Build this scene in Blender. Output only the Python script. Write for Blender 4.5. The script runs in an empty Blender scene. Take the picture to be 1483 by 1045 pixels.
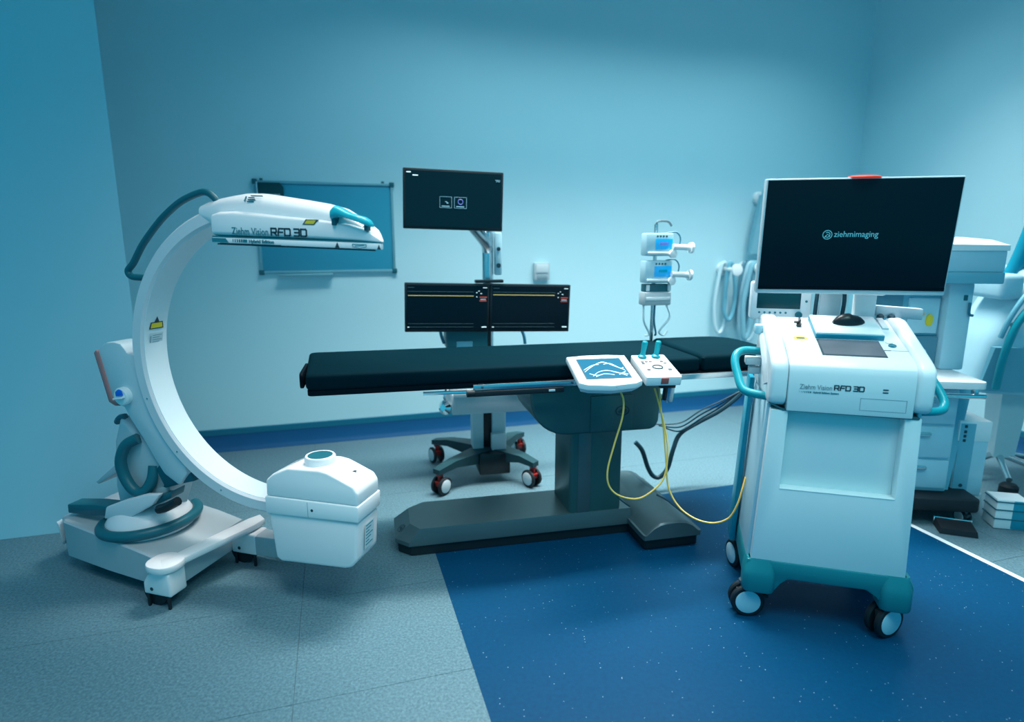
import bpy, bmesh, math, random
from mathutils import Vector, Matrix
random.seed(7)
PI = math.pi
R = math.radians
scn = bpy.context.scene
col = scn.collection

# ------------------------------------------------------------------ camera
cam_d = bpy.data.cameras.new('camera')
cam = bpy.data.objects.new('camera', cam_d)
col.objects.link(cam)
cam_d.sensor_fit = 'HORIZONTAL'
cam_d.sensor_width = 36.0
cam_d.lens = 36.0 * 860.0 / 1483.0
cam_d.clip_start = 0.05
cam.location = (0, 0, 1.5)
cam.rotation_euler = (R(90 - 11.3), 0, 0)
cam_d.dof.use_dof = True
cam_d.dof.focus_distance = 2.55
cam_d.dof.aperture_fstop = 1.15
scn.camera = cam

# ------------------------------------------------------------------ world and lamps
w = bpy.data.worlds.new('world'); scn.world = w
w.use_nodes = True
w.node_tree.nodes['Background'].inputs[0].default_value = (0.03, 0.44, 0.66, 1)
w.node_tree.nodes['Background'].inputs[1].default_value = 1.0
vs = scn.view_settings
vs.view_transform = 'Standard'
vs.look = 'None'
vs.exposure = 0.0
vs.gamma = 1.0
vs.use_curve_mapping = False
CEIL = 3.7
LAMPS = [  # x, y, length, width, power, spread(deg), colour; unseen, power and tint fitted
    (1.00, 3.90, 3.7, 0.3, 35, 122, (0.62, 0.93, 1.0)),
    (1.10, 3.56, 3.7, 0.3, 98, 84, (1.0, 0.97, 0.91)),
    (1.25, 2.25, 1.0, 1.0, 10, 72, (0.95, 0.95, 1.0)),
    (1.30, 0.50, 1.2, 1.2, 38, 130, (0.52, 1.0, 1.0)),
    (-0.60, 0.20, 1.2, 1.2, 20, 130, (0.75, 0.95, 1.0)),  # added fill from the front left
    (-0.85, 1.25, 0.5, 0.5, 7, 78, (1.0, 0.97, 0.93)),
]

# ------------------------------------------------------------------ materials
MATS = {}
def mat(name, colr, rough=0.5, metal=0.0, var=0.04, scale=25.0, bump=0.0, spec=0.5, emit=None, estr=0.0, coat=0.0):
    if name in MATS: return MATS[name]
    m = bpy.data.materials.new(name); m.use_nodes = True
    nt = m.node_tree; b = nt.nodes['Principled BSDF']
    tc = nt.nodes.new('ShaderNodeTexCoord')
    no = nt.nodes.new('ShaderNodeTexNoise'); no.inputs['Scale'].default_value = scale
    no.inputs['Detail'].default_value = 3
    nt.links.new(tc.outputs['Object'], no.inputs['Vector'])
    mx = nt.nodes.new('ShaderNodeMix'); mx.data_type = 'RGBA'
    c0 = tuple(max(0, c * (1 - var)) for c in colr) + (1,)
    c1 = tuple(min(1, c * (1 + var)) for c in colr) + (1,)
    mx.inputs[6].default_value = c0; mx.inputs[7].default_value = c1
    nt.links.new(no.outputs['Fac'], mx.inputs[0])
    nt.links.new(mx.outputs[2], b.inputs['Base Color'])
    b.inputs['Roughness'].default_value = rough
    b.inputs['Metallic'].default_value = metal
    b.inputs['Specular IOR Level'].default_value = spec
    if coat: b.inputs['Coat Weight'].default_value = coat
    if emit:
        b.inputs['Emission Color'].default_value = tuple(emit) + (1,)
        b.inputs['Emission Strength'].default_value = estr
    if bump:
        bp = nt.nodes.new('ShaderNodeBump'); bp.inputs['Strength'].default_value = bump
        bp.inputs['Distance'].default_value = 0.002
        nt.links.new(no.outputs['Fac'], bp.inputs['Height'])
        nt.links.new(bp.outputs['Normal'], b.inputs['Normal'])
    MATS[name] = m
    return m

def speckle(name, base, fleck, dark, rough, fscale, thr, mscale, spec=0.4):
    """vinyl sheet: fine mottling plus sparse flecks"""
    m = bpy.data.materials.new(name); m.use_nodes = True
    nt = m.node_tree; b = nt.nodes['Principled BSDF']
    tc = nt.nodes.new('ShaderNodeTexCoord')
    n1 = nt.nodes.new('ShaderNodeTexNoise'); n1.inputs['Scale'].default_value = mscale; n1.inputs['Detail'].default_value = 4
    n1.inputs['Roughness'].default_value = 0.7
    n2 = nt.nodes.new('ShaderNodeTexVoronoi'); n2.inputs['Scale'].default_value = fscale
    n3 = nt.nodes.new('ShaderNodeTexNoise'); n3.inputs['Scale'].default_value = 2.2; n3.inputs['Detail'].default_value = 5
    for n in (n1, n2, n3): nt.links.new(tc.outputs['Object'], n.inputs['Vector'])
    r1 = nt.nodes.new('ShaderNodeValToRGB')
    r1.color_ramp.elements[0].position = 0.36; r1.color_ramp.elements[0].color = tuple(dark) + (1,)
    r1.color_ramp.elements[1].position = 0.64; r1.color_ramp.elements[1].color = tuple(base) + (1,)
    nt.links.new(n1.outputs['Fac'], r1.inputs['Fac'])
    # sparse flecks: small voronoi cores of randomly picked cells
    lt = nt.nodes.new('ShaderNodeMath'); lt.operation = 'LESS_THAN'; lt.inputs[1].default_value = 0.13
    nt.links.new(n2.outputs['Distance'], lt.inputs[0])
    sp = nt.nodes.new('ShaderNodeSeparateColor'); nt.links.new(n2.outputs['Color'], sp.inputs[0])
    gt = nt.nodes.new('ShaderNodeMath'); gt.operation = 'GREATER_THAN'; gt.inputs[1].default_value = thr
    nt.links.new(sp.outputs[0], gt.inputs[0])
    mu = nt.nodes.new('ShaderNodeMath'); mu.operation = 'MULTIPLY'
    nt.links.new(lt.outputs[0], mu.inputs[0]); nt.links.new(gt.outputs[0], mu.inputs[1])
    mx = nt.nodes.new('ShaderNodeMix'); mx.data_type = 'RGBA'; mx.inputs[7].default_value = tuple(fleck) + (1,)
    nt.links.new(mu.outputs[0], mx.inputs[0]); nt.links.new(r1.outputs[0], mx.inputs[6])
    nt.links.new(mx.outputs[2], b.inputs['Base Color'])
    mr = nt.nodes.new('ShaderNodeMapRange'); mr.inputs[3].default_value = rough - 0.06; mr.inputs[4].default_value = rough + 0.1
    nt.links.new(n3.outputs['Fac'], mr.inputs[0]); nt.links.new(mr.outputs[0], b.inputs['Roughness'])
    b.inputs['Specular IOR Level'].default_value = spec
    bp = nt.nodes.new('ShaderNodeBump'); bp.inputs['Strength'].default_value = 0.12; bp.inputs['Distance'].default_value = 0.001
    nt.links.new(n1.outputs['Fac'], bp.inputs['Height']); nt.links.new(bp.outputs['Normal'], b.inputs['Normal'])
    MATS[name] = m
    return m

mat('wall_paint', (0.52, 0.80, 0.87), 0.6, var=0.015, scale=3, bump=0.02, spec=0.25)
mat('ceiling_paint', (0.22, 0.42, 0.50), 0.8, var=0.02)
mat('skirting', (0.0, 0.085, 0.23), 0.45, var=0.05, scale=6)
mat('skirting_cap', (0.0, 0.13, 0.22), 0.45)
mat('slab', (0.10, 0.15, 0.17), 0.8)
speckle('grey_vinyl', (0.14, 0.255, 0.305), (0.25, 0.43, 0.50), (0.068, 0.142, 0.18), 0.42, 90, 0.93, 95)
speckle('blue_vinyl', (0.0, 0.060, 0.142), (0.32, 0.48, 0.58), (0.0, 0.049, 0.125), 0.45, 75, 0.88, 60, spec=0.12)
mat('white_plastic', (0.80, 0.87, 0.89), 0.32, var=0.012, spec=0.45)
mat('white_shell', (0.84, 0.90, 0.92), 0.28, var=0.01, spec=0.5)
mat('grey_plastic', (0.46, 0.56, 0.60), 0.45, var=0.03)
mat('pale_grey', (0.60, 0.70, 0.74), 0.45, var=0.02)
mat('arc_paint', (0.80, 0.77, 0.79), 0.35, var=0.015)
mat('chassis_grey', (0.46, 0.50, 0.53), 0.42, var=0.02)
mat('scanner_white', (0.90, 0.84, 0.84), 0.32, var=0.012)
mat('head_white', (0.95, 0.92, 0.92), 0.28, var=0.01)
mat('arc_inner', (0.78, 0.86, 0.89), 0.30, var=0.012)
mat('seam', (0.02, 0.10, 0.13), 0.6)
mat('teal', (0.0, 0.30, 0.38), 0.35, var=0.05)
mat('teal_dark', (0.005, 0.125, 0.165), 0.45, var=0.06)
mat('trolley_base', (0.003, 0.045, 0.058), 0.5)
mat('handle_teal', (0.005, 0.33, 0.40), 0.3, var=0.03)
mat('teal_bright', (0.02, 0.52, 0.62), 0.25, var=0.03)
mat('teal_paint', (0.008, 0.21, 0.255), 0.38, var=0.04)
mat('teal_edge', (0.0, 0.27, 0.40), 0.35, var=0.03)
mat('table_paint', (0.035, 0.115, 0.12), 0.33, var=0.05, scale=12, metal=0.15)
mat('table_base', (0.085, 0.135, 0.15), 0.36, var=0.05, scale=12, metal=0.3)
mat('mattress', (0.0, 0.014, 0.022), 0.7, var=0.08, scale=60, bump=0.08, spec=0.03)
mat('mattress_side', (0.001, 0.006, 0.012), 0.65, var=0.08, scale=60, spec=0.08)
mat('rubber', (0.004, 0.010, 0.016), 0.6, var=0.1)
mat('black', (0.006, 0.010, 0.014), 0.35, var=0.1)
mat('steel', (0.62, 0.70, 0.73), 0.25, metal=1.0, var=0.04)
mat('chrome', (0.80, 0.86, 0.88), 0.12, metal=1.0, var=0.02)
mat('dark_steel', (0.16, 0.22, 0.25), 0.35, metal=0.8, var=0.05)
mat('screen_black', (0.001, 0.004, 0.008), 0.30, var=0.1, spec=0.18, emit=(0.0, 0.010, 0.020), estr=0.35)
mat('screen_teal', (0.001, 0.008, 0.013), 0.30, var=0.1, spec=0.2, emit=(0.0, 0.016, 0.026), estr=0.5)
mat('screen_dark_green', (0.004, 0.06, 0.075), 0.30, var=0.1, spec=0.3)
mat('screen_blue', (0.001, 0.02, 0.04), 0.35, var=0.05, spec=0.12, emit=(0.0, 0.24, 0.42), estr=1.0)
mat('touch_glass', (0.16, 0.17, 0.20), 0.12, var=0.15, scale=4, spec=0.6)
mat('glow_white', (0.5, 0.7, 0.75), 0.5, emit=(0.75, 0.95, 1.0), estr=0.9)
mat('glow_dim', (0.2, 0.4, 0.5), 0.5, emit=(0.25, 0.55, 0.68), estr=0.35)
mat('glow_faint', (0.05, 0.1, 0.12), 0.5, emit=(0.08, 0.20, 0.24), estr=0.35)
mat('glow_teal', (0.05, 0.25, 0.32), 0.5, emit=(0.08, 0.42, 0.52), estr=0.55)
mat('glow_yellow', (0.5, 0.42, 0.1), 0.5, emit=(0.75, 0.66, 0.30), estr=0.4)
mat('glow_red', (0.5, 0.05, 0.02), 0.5, emit=(0.7, 0.12, 0.08), estr=0.22)
mat('glow_violet', (0.1, 0.1, 0.4), 0.5, emit=(0.12, 0.25, 0.7), estr=0.5)
mat('red_lamp', (0.75, 0.05, 0.02), 0.35, emit=(0.75, 0.05, 0.01), estr=0.45)
mat('red_plastic', (0.50, 0.02, 0.015), 0.4)
mat('red_dark', (0.42, 0.10, 0.09), 0.5)
mat('red_trim', (0.50, 0.19, 0.18), 0.45)
mat('blue_knob', (0.0, 0.14, 0.75), 0.35)
mat('ink', (0.015, 0.05, 0.07), 0.5)
mat('ink_grey', (0.22, 0.33, 0.38), 0.6)
mat('ink_teal', (0.01, 0.20, 0.26), 0.5)
mat('sticker_yellow', (0.85, 0.62, 0.03), 0.5)
mat('sticker_white', (0.62, 0.72, 0.75), 0.5)
mat('cable_yellow', (0.95, 0.60, 0.14), 0.45, var=0.05)
mat('cable_dark', (0.005, 0.05, 0.075), 0.5, var=0.1)
mat('hose_dark', (0.002, 0.045, 0.07), 0.5, var=0.1)
mat('cable_blue', (0.01, 0.17, 0.26), 0.5, var=0.1)
mat('board_blue', (0.04, 0.36, 0.52), 0.30, var=0.03, scale=3)
mat('board_frame', (0.22, 0.48, 0.56), 0.4, metal=0.3)
mat('panel_blue', (0.16, 0.46, 0.58), 0.4, var=0.05, scale=5)
mat('panel_grey_blue', (0.10, 0.27, 0.36), 0.45, var=0.05)
mat('pale_blue', (0.42, 0.68, 0.78), 0.4, var=0.03)
mat('pump_blue', (0.0, 0.36, 0.72), 0.35, emit=(0.0, 0.30, 0.75), estr=0.35)
mat('clear_tube', (0.60, 0.80, 0.86), 0.25, var=0.02)
mat('cloth_blue', (0.20, 0.46, 0.56), 0.8, var=0.1, scale=14, bump=0.2)
mat('warm_sticker', (0.80, 0.55, 0.35), 0.5)

# ------------------------------------------------------------------ mesh helpers
class MB:
    def __init__(self):
        self.bm = bmesh.new()
    def _merge(self, b2, M=None):
        if M is not None: bmesh.ops.transform(b2, matrix=M, verts=b2.verts)
        me = bpy.data.meshes.new('tmp'); b2.to_mesh(me); b2.free()
        self.bm.from_mesh(me); bpy.data.meshes.remove(me)
        return self
    def box(self, lo, hi, bev=0.0, seg=2, M=None):
        b = bmesh.new(); bmesh.ops.create_cube(b, size=1)
        s = [hi[i] - lo[i] for i in range(3)]; c = [(hi[i] + lo[i]) / 2 for i in range(3)]
        for v in b.verts: v.co = Vector((v.co.x * s[0] + c[0], v.co.y * s[1] + c[1], v.co.z * s[2] + c[2]))
        if bev: bmesh.ops.bevel(b, geom=b.edges[:], offset=min(bev, min(s) * 0.49), segments=seg, profile=0.5, affect='EDGES')
        return self._merge(b, M)
    def prism(self, poly, a, b_, plane='xz', bev=0.0, seg=2, M=None):
        """polygon in a plane, extruded from a to b_ along the third axis"""
        b = bmesh.new()
        def pt(p, t):
            if plane == 'xz': return (p[0], t, p[1])
            if plane == 'xy': return (p[0], p[1], t)
            return (t, p[0], p[1])
        v0 = [b.verts.new(pt(p, a)) for p in poly]; v1 = [b.verts.new(pt(p, b_)) for p in poly]
        n = len(poly)
        b.faces.new(v0); b.faces.new(v1[::-1])
        for i in range(n): b.faces.new((v0[i], v1[i], v1[(i + 1) % n], v0[(i + 1) % n]))
        bmesh.ops.recalc_face_normals(b, faces=b.faces)
        if bev:
            ed = [e for e in b.edges if len(e.link_faces) == 2 and e.calc_face_angle(0) > 0.35]
            bmesh.ops.bevel(b, geom=ed, offset=bev, segments=seg, profile=0.5, affect='EDGES', clamp_overlap=True)
        return self._merge(b, M)
    def loft(self, rings, cap=True, closed=True, M=None):
        b = bmesh.new()
        vs_ = [[b.verts.new(p) for p in r] for r in rings]
        n = len(rings[0])
        for i in range(len(rings) - 1):
            for j in range(n if closed else n - 1):
                k = (j + 1) % n
                b.faces.new((vs_[i][j], vs_[i][k], vs_[i + 1][k], vs_[i + 1][j]))
        if cap and closed:
            b.faces.new(vs_[0][::-1]); b.faces.new(vs_[-1])
        bmesh.ops.recalc_face_normals(b, faces=b.faces)
        return self._merge(b, M)
    def cyl(self, p0, p1, r0, r1=None, n=20, M=None):
        r1 = r0 if r1 is None else r1
        p0 = Vector(p0); p1 = Vector(p1); d = (p1 - p0).normalized()
        u = d.orthogonal().normalized(); v = d.cross(u)
        rg = [[p + (u * math.cos(2 * PI * i / n) + v * math.sin(2 * PI * i / n)) * r for i in range(n)] for p, r in ((p0, r0), (p1, r1))]
        return self.loft(rg, M=M)
    def lathe(self, prof, p0=(0, 0, 0), axis=(0, 0, 1), n=28, M=None):
        """profile of (radius, height) turned about axis through p0"""
        d = Vector(axis).normalized(); u = d.orthogonal().normalized(); v = d.cross(u); p0 = Vector(p0)
        rg = [[p0 + d * h + (u * math.cos(2 * PI * i / n) + v * math.sin(2 * PI * i / n)) * max(r, 1e-4) for i in range(n)] for r, h in prof]
        return self.loft(rg, M=M)
    def tube(self, pts, r, n=10, smooth=6, closed=False, flat=1.0, M=None):
        P = [Vector(p) for p in pts]
        if smooth > 1:
            Q = []; m = len(P)
            for i in range(m if closed else m - 1):
                a, b_, c, d = (P[(i - 1) % m], P[i], P[(i + 1) % m], P[(i + 2) % m]) if closed else (P[max(i - 1, 0)], P[i], P[i + 1], P[min(i + 2, m - 1)])
                for k in range(smooth):
                    t = k / smooth
                    Q.append(0.5 * ((2 * b_) + (c - a) * t + (2 * a - 5 * b_ + 4 * c - d) * t * t + (3 * b_ - a - 3 * c + d) * t ** 3))
            if not closed: Q.append(P[-1])
            P = Q
        m = len(P); rings = []; u = None
        for i in range(m):
            t = (P[(i + 1) % m] - P[i - 1]) if closed else (P[min(i + 1, m - 1)] - P[max(i - 1, 0)])
            t.normalize()
            if u is None: u = t.orthogonal().normalized()
            u = (u - t * u.dot(t)).normalized(); v = t.cross(u)
            rings.append([P[i] + (u * math.cos(2 * PI * k / n) + v * math.sin(2 * PI * k / n) * flat) * r for k in range(n)])
        if closed: rings.append(rings[0])
        return self.loft(rings, cap=not closed, M=M)
    def quad(self, a, b_, c, d):
        vs_ = [self.bm.verts.new(p) for p in (a, b_, c, d)]
        self.bm.faces.new(vs_); return self
    def build(self, name, m, parent=None, label=None, smooth=35):
        if parent is None or True:
            bmesh.ops.remove_doubles(self.bm, verts=self.bm.verts, dist=1e-5)
        me = bpy.data.meshes.new(name); self.bm.to_mesh(me); self.bm.free()
        me.shade_smooth(); me.set_sharp_from_angle(angle=R(smooth))
        me.materials.append(MATS[m])
        o = bpy.data.objects.new(name, me); col.objects.link(o)
        if parent is not None: o.parent = parent
        if label: o['label'] = label
        return o

def thing(name, label, cat, loc=(0, 0, 0), rz=0.0, group=None):
    o = bpy.data.objects.new(name, None); col.objects.link(o)
    o.empty_display_size = 0.1
    o.location = loc; o.rotation_euler = (0, 0, R(rz))
    return tag(o, label, cat, group)
def tag(o, label, cat, group=None):
    o['label'] = label; o['category'] = cat
    if group: o['group'] = group
    return o
def struct(o):
    o['kind'] = 'structure'; return o

def text_mb(body, size, M, sx=1.0, bold=0.0, depth=0.0006, align='LEFT'):
    cu = bpy.data.curves.new('txt', 'FONT'); cu.body = body; cu.size = size; cu.extrude = depth
    cu.offset = bold; cu.align_x = align; cu.resolution_u = 3
    o = bpy.data.objects.new('txt', cu); col.objects.link(o)
    dg = bpy.context.evaluated_depsgraph_get()
    me = bpy.data.meshes.new_from_object(o.evaluated_get(dg))
    me.transform(M @ Matrix.Diagonal((sx, 1, 1, 1)))
    bpy.data.objects.remove(o); bpy.data.curves.remove(cu)
    mb = MB(); mb.bm.from_mesh(me); bpy.data.meshes.remove(me)
    return mb
def frame(o, x, y):
    """matrix with local x axis x, local y axis y, origin o"""
    x = Vector(x).normalized(); y = Vector(y).normalized(); z = x.cross(y).normalized(); y = z.cross(x)
    M = Matrix.Identity(4)
    for i in range(3):
        M[i][0], M[i][1], M[i][2], M[i][3] = x[i], y[i], z[i], o[i]
    return M
def sup(cx, cz, hw, hh, e=4.0, n=28):
    """superellipse ring in two dimensions"""
    out = []
    for i in range(n):
        a = 2 * PI * i / n; c, s = math.cos(a), math.sin(a)
        out.append((cx + hw * math.copysign(abs(c) ** (2 / e), c), cz + hh * math.copysign(abs(s) ** (2 / e), s)))
    return out
def rrect(x0, y0, x1, y1, r, n=5):
    out = []
    for cx, cy, a0 in ((x1 - r, y1 - r, 0), (x0 + r, y1 - r, 90), (x0 + r, y0 + r, 180), (x1 - r, y0 + r, 270)):
        for k in range(n + 1):
            a = R(a0 + 90 * k / n); out.append((cx + r * math.cos(a), cy + r * math.sin(a)))
    return out

GLYPH = {'R': (1.0, [[(0, 0), (0, 1), (.85, 1), (.95, .9), (.95, .55), (.85, .42), (0, .42)], [(.55, .42), (.95, 0)]]),
         'F': (.95, [[(.02, 0), (.02, .45), (.12, .48), (.85, .48)], [(.02, .45), (.18, 1), (.95, 1)]]),
         'D': (1.05, [[(0, 0), (0, 1), (.85, 1), (1.0, .85), (1.0, .15), (.85, 0), (0, 0)]]),
         '3': (.95, [[(0, 1), (.82, 1), (.92, .9), (.92, .1), (.82, 0), (0, 0)], [(.12, .5), (.92, .5)]]), ' ': (.1, [])}
def block_text(body, h, x, z, y, t=.19, w=1.12, gap=.34):
    """wide square lettering from flat bars, standing in the x-z plane"""
    mb = MB()
    for c in body:
        wd, strokes = GLYPH[c]
        for st_ in strokes:
            for (ax, az), (bx, bz) in zip(st_[:-1], st_[1:]):
                a = Vector((x + ax * h * w, 0, z + az * h)); b = Vector((x + bx * h * w, 0, z + bz * h))
                d = (b - a).normalized(); n = Vector((-d.z, 0, d.x)) * (t * h / 2); e = d * (t * h * .42)
                q = [a - e + n, b + e + n, b + e - n, a - e - n]
                mb.loft([[(p.x, y, p.z) for p in q], [(p.x, y + .0012, p.z) for p in q]])
        x += (wd * w + gap) * h
    return mb

# ================================================================== ROOM
RA = 16.5
ru = Vector((math.cos(R(RA)), math.sin(R(RA)), 0)); rv = Vector((-math.sin(R(RA)), math.cos(R(RA)), 0))
def rp(u, v, z=0.0): return ru * u + rv * v + Vector((0, 0, z))
def room_prism(pts, z0, z1):
    return MB().loft([[rp(u, v, z0) for u, v in pts], [rp(u, v, z1) for u, v in pts]])
VB = 4.57     # back wall
UR = 4.69     # right wall
VL = 3.45     # projecting left wall
UL = -1.00    # its outer edge
LB = -2.10    # where the splayed return meets the back wall

fl = struct(room_prism([(-5, -2.5), (UR + .2, -2.5), (UR + .2, VB + .2), (-5, VB + .2)], -0.06, -0.003).build('floor', 'slab'))
# grey vinyl sheets with welded seams between them
us = [-5.0, -1.75, -0.21, 1.60, 3.2, UR]
vs_ = [-2.5, 1.84, 2.44, 3.45, VB]
k = 0
for i in range(len(us) - 1):
    for j in range(len(vs_) - 1):
        g = 0.0009
        room_prism([(us[i] + g, vs_[j] + g), (us[i + 1] - g, vs_[j] + g), (us[i + 1] - g, vs_[j + 1] - g), (us[i] + g, vs_[j + 1] - g)], -0.003, 0.0).build('vinyl_sheet', 'grey_vinyl', fl)
room_prism([(0.40, -2.3), (2.90, -2.3), (2.90, 2.98), (0.40, 2.98)], -0.002, 0.0012).build('blue_vinyl_sheet', 'blue_vinyl', fl, 'blue vinyl floor sheet with pale flecks')
# pale cove strips around the blue sheet
room_prism([(2.90, -2.3), (2.93, -2.3), (2.93, 2.98), (2.90, 2.98)], -0.002, 0.002).build('seam_strip', 'white_plastic', fl)

struct(room_prism([(LB - .3, VB), (UR + .2, VB), (UR + .2, VB + .2), (LB - .3, VB + .2)], -0.06, CEIL).build('wall_back', 'wall_paint'))
struct(room_prism([(UR, -2.5), (UR + .2, -2.5), (UR + .2, VB), (UR, VB)], -0.06, CEIL).build('wall_right', 'wall_paint'))
struct(room_prism([(-5, VL), (UL, VL), (LB, VB), (-5, VB)], -0.06, CEIL).build('wall_left', 'wall_paint'))
struct(room_prism([(-5, -2.5), (UR + .2, -2.5), (UR + .2, VB + .2), (-5, VB + .2)], CEIL, CEIL + .1).build('ceiling', 'ceiling_paint'))

def skirting(name, prof, line, inward):
    rings = []
    for (u, v) in line:
        rings.append([rp(u + inward[0] * d, v + inward[1] * d, z) for d, z in prof])
    return MB().loft(rings)
prof = [(0, 0.001), (0.03, 0.001), (0.022, 0.02), (0.012, 0.04), (0.012, 0.125), (0.0, 0.125)]
bbk = struct(skirting('b', prof, [(LB + .06, VB), (UR, VB)], (0, -1)).build('baseboard_back', 'skirting'))
skirting('c', [(0, 0.125), (0.014, 0.125), (0.010, 0.165), (0, 0.168)], [(LB + .06, VB), (UR, VB)], (0, -1)).build('cap_strip', 'skirting_cap', bbk)
bbr = struct(skirting('b', prof, [(UR, -2.4), (UR, VB - .03)], (-1, 0)).build('baseboard_right', 'skirting'))
skirting('c', [(0, 0.125), (0.014, 0.125), (0.010, 0.165), (0, 0.168)], [(UR, -2.4), (UR, VB - .03)], (-1, 0)).build('cap_strip', 'skirting_cap', bbr)

# unseen ceiling lamps above the frame; the two near the scanner are added fill
for i, (x, y, s, s2, pw, spd, c) in enumerate(LAMPS):
    t = thing('unseen_lamp', ['long ceiling lamp close to the back wall', 'long ceiling lamp over the operating table', 'square ceiling lamp above the monitor cart', 'square ceiling lamp in front of the monitor cart', 'square added fill lamp in front of the curved scanner', 'small added fill lamp brightening the curved scanner head'][i], 'lamp', (x, y, CEIL), RA)
    m = MB(); h_ = s / 2; w_ = s2 / 2
    for lo, hi in (((-h_ - .04, -w_ - .04, -.03), (h_ + .04, -w_, 0)), ((-h_ - .04, w_, -.03), (h_ + .04, w_ + .04, 0)), ((-h_ - .04, -w_, -.03), (-h_, w_, 0)), ((h_, -w_, -.03), (h_ + .04, w_, 0))):
        m.box(lo, hi, 0.003)
    m.build('lamp_frame', 'white_plastic', t)
    ld = bpy.data.lights.new('unseen_light', 'AREA'); ld.shape = 'RECTANGLE'; ld.size = s; ld.size_y = s2; ld.energy = pw; ld.color = c; ld.spread = R(spd)
    lo_ = bpy.data.objects.new('unseen_light', ld); col.objects.link(lo_); lo_.parent = t; lo_.location = (0, 0, -0.012)

# ================================================================== C-ARM
CA = thing('c_arm_scanner', 'white mobile x-ray scanner with a big open curved arc', 'x-ray machine', (-1.011, 2.304, 0), -16)
CZ, RO, RI, W0, W1 = 1.019, 0.627, 0.570, 0.0, 0.135
def arc_loft(ro, ri, y0, y1, a0, a1, n=72, ch=0.008):
    rings = []
    for i in range(n + 1):
        a = R(a0 + (a1 - a0) * i / n); c, s = math.cos(a), math.sin(a)
        sec = [(ro - ch, y0), (ro, y0 + ch), (ro, y1 - ch), (ro - ch, y1), (ri + ch, y1), (ri, y1 - ch), (ri, y0 + ch), (ri + ch, y0)]
        rings.append([(r * c, y, CZ + r * s) for r, y in sec])
    return MB().loft(rings)
arc = arc_loft(RO, RI, W0, W1, 92, 271).build('arc', 'arc_paint', CA)
arc_loft(RI + .003, RI - .003, W0 + .010, W1 - .010, 93, 270.5, ch=.001).build('inner_track', 'arc_inner', arc)
for a in (197, 222, 247):      # little bolts on the side face
    c, s = math.cos(R(a)), math.sin(R(a)); r = RO - .028
    MB().cyl((r * c, -.002, CZ + r * s), (r * c, .004, CZ + r * s), .004, n=10).build('bolt', 'chrome', arc)
# warning sticker and plate inside the arc
def arc_pt(a, y, r): return Vector((r * math.cos(R(a)), y, CZ + r * math.sin(R(a))))
aa = 166
o = arc_pt(aa, 0.068, RI - .0045)
tn = Vector((math.cos(R(aa - 90)), 0, math.sin(R(aa - 90))))
M = frame(o, (0, 1, 0), tn)
m = MB().prism([(-.036, -.018), (.036, -.018), (.030, .012), (.012, .012), (0, .036), (-.012, .012), (-.030, .012)], 0, .001, 'xy', M=M)
st = m.build('warning_sticker', 'ink', arc, 'yellow warning sticker with a black edge')
MB().prism([(-.030, -.014), (.030, -.014), (.026, .008), (-.026, .008)], .001, .0016, 'xy', M=M).build('yellow_field', 'sticker_yellow', arc)
M2 = frame(arc_pt(aa + 6, .068, RI - .0045), (0, 1, 0), tn)
MB().box((-.034, -.024, 0), (.034, .024, .0008), M=M2).build('type_plate', 'sticker_white', arc)
m = MB()
for k in range(4): m.box((-.018, .012 - .010 * k, .0008), (.028 - .012 * (k % 2), .0145 - .010 * k, .0014), M=M2)
m.box((-.030, -.018, .0008), (-.026, .012, .0014), M=M2)
m.build('plate_print', 'ink_grey', arc)
# tube handle on the back of the arc
MB().tube([(-.118, .03, 1.600), (-.126, .025, 1.632), (-.145, .02, 1.668), (-.193, .02, 1.690), (-.295, .02, 1.661), (-.380, .02, 1.612), (-.444, .02, 1.562), (-.52, .02, 1.490), (-.578, .02, 1.418), (-.612, .02, 1.385), (-.600, .02, 1.362), (-.555, .02, 1.357), (-.500, .03, 1.356)], .0135, n=12).build('grab_rail', 'teal_dark', arc, 'teal tubular grab rail')

# --- generator box at the lower end
gb = MB().prism([(.030, .205), (.055, .192), (.355, .207), (.385, .215), (.412, .25), (.422, .410), (.012, .405)], -.020, .150, 'xz', bev=.012, seg=3).build('generator_housing', 'scanner_white', CA)
MB().prism([(.004, .404), (.432, .418), (.434, .486), (.004, .481)], -.027, .157, 'xz', bev=.007, seg=2).build('middle_band', 'head_white', gb)
MB().prism([(.008, .482), (.012, .55), (.045, .578), (.120, .612), (.262, .618), (.300, .612), (.340, .596), (.412, .566), (.430, .538), (.430, .486)], -.022, .152, 'xz', bev=.010, seg=3).build('top_cap', 'head_white', gb)
MB().lathe([(.062, .0), (.062, .028), (.058, .034), (.050, .034), (.050, .026), (.0, .026)], (.213, .070, .612)).build('collimator_ring', 'head_white', gb)
MB().lathe([(.050, .0), (.050, .0065), (0, .0065)], (.213, .070, .612 + .026)).build('collimator_window', 'teal_dark', gb)
MB().cyl((.225, -.0275, .446), (.225, -.0255, .446), .006, n=14).build('lock_screw', 'ink', gb)
MB().box((.205, -.0278, .415), (.2065, -.0265, .478)).build('seam_line', 'ink_grey', gb)
MB().prism([(.355, .0), (.375, .010), (.362, .018)], .588, .5895, 'xy', M=Matrix.Translation((0, .07, .0)) ).build('arrow_mark', 'ink', gb)
Mr = frame((.4235, .066, .33), (0, 1, 0), (.012, 0, .16))
MB().box((-.035, -.055, 0), (.035, .055, .001), M=Mr).build('type_plate', 'sticker_white', gb)
m = MB()
for k in range(7): m.box((-.028, .044 - .014 * k, .001), (.026 - .014 * (k % 3), .048 - .014 * k, .0016), M=Mr)
m.build('plate_print', 'ink_teal', gb)

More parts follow.
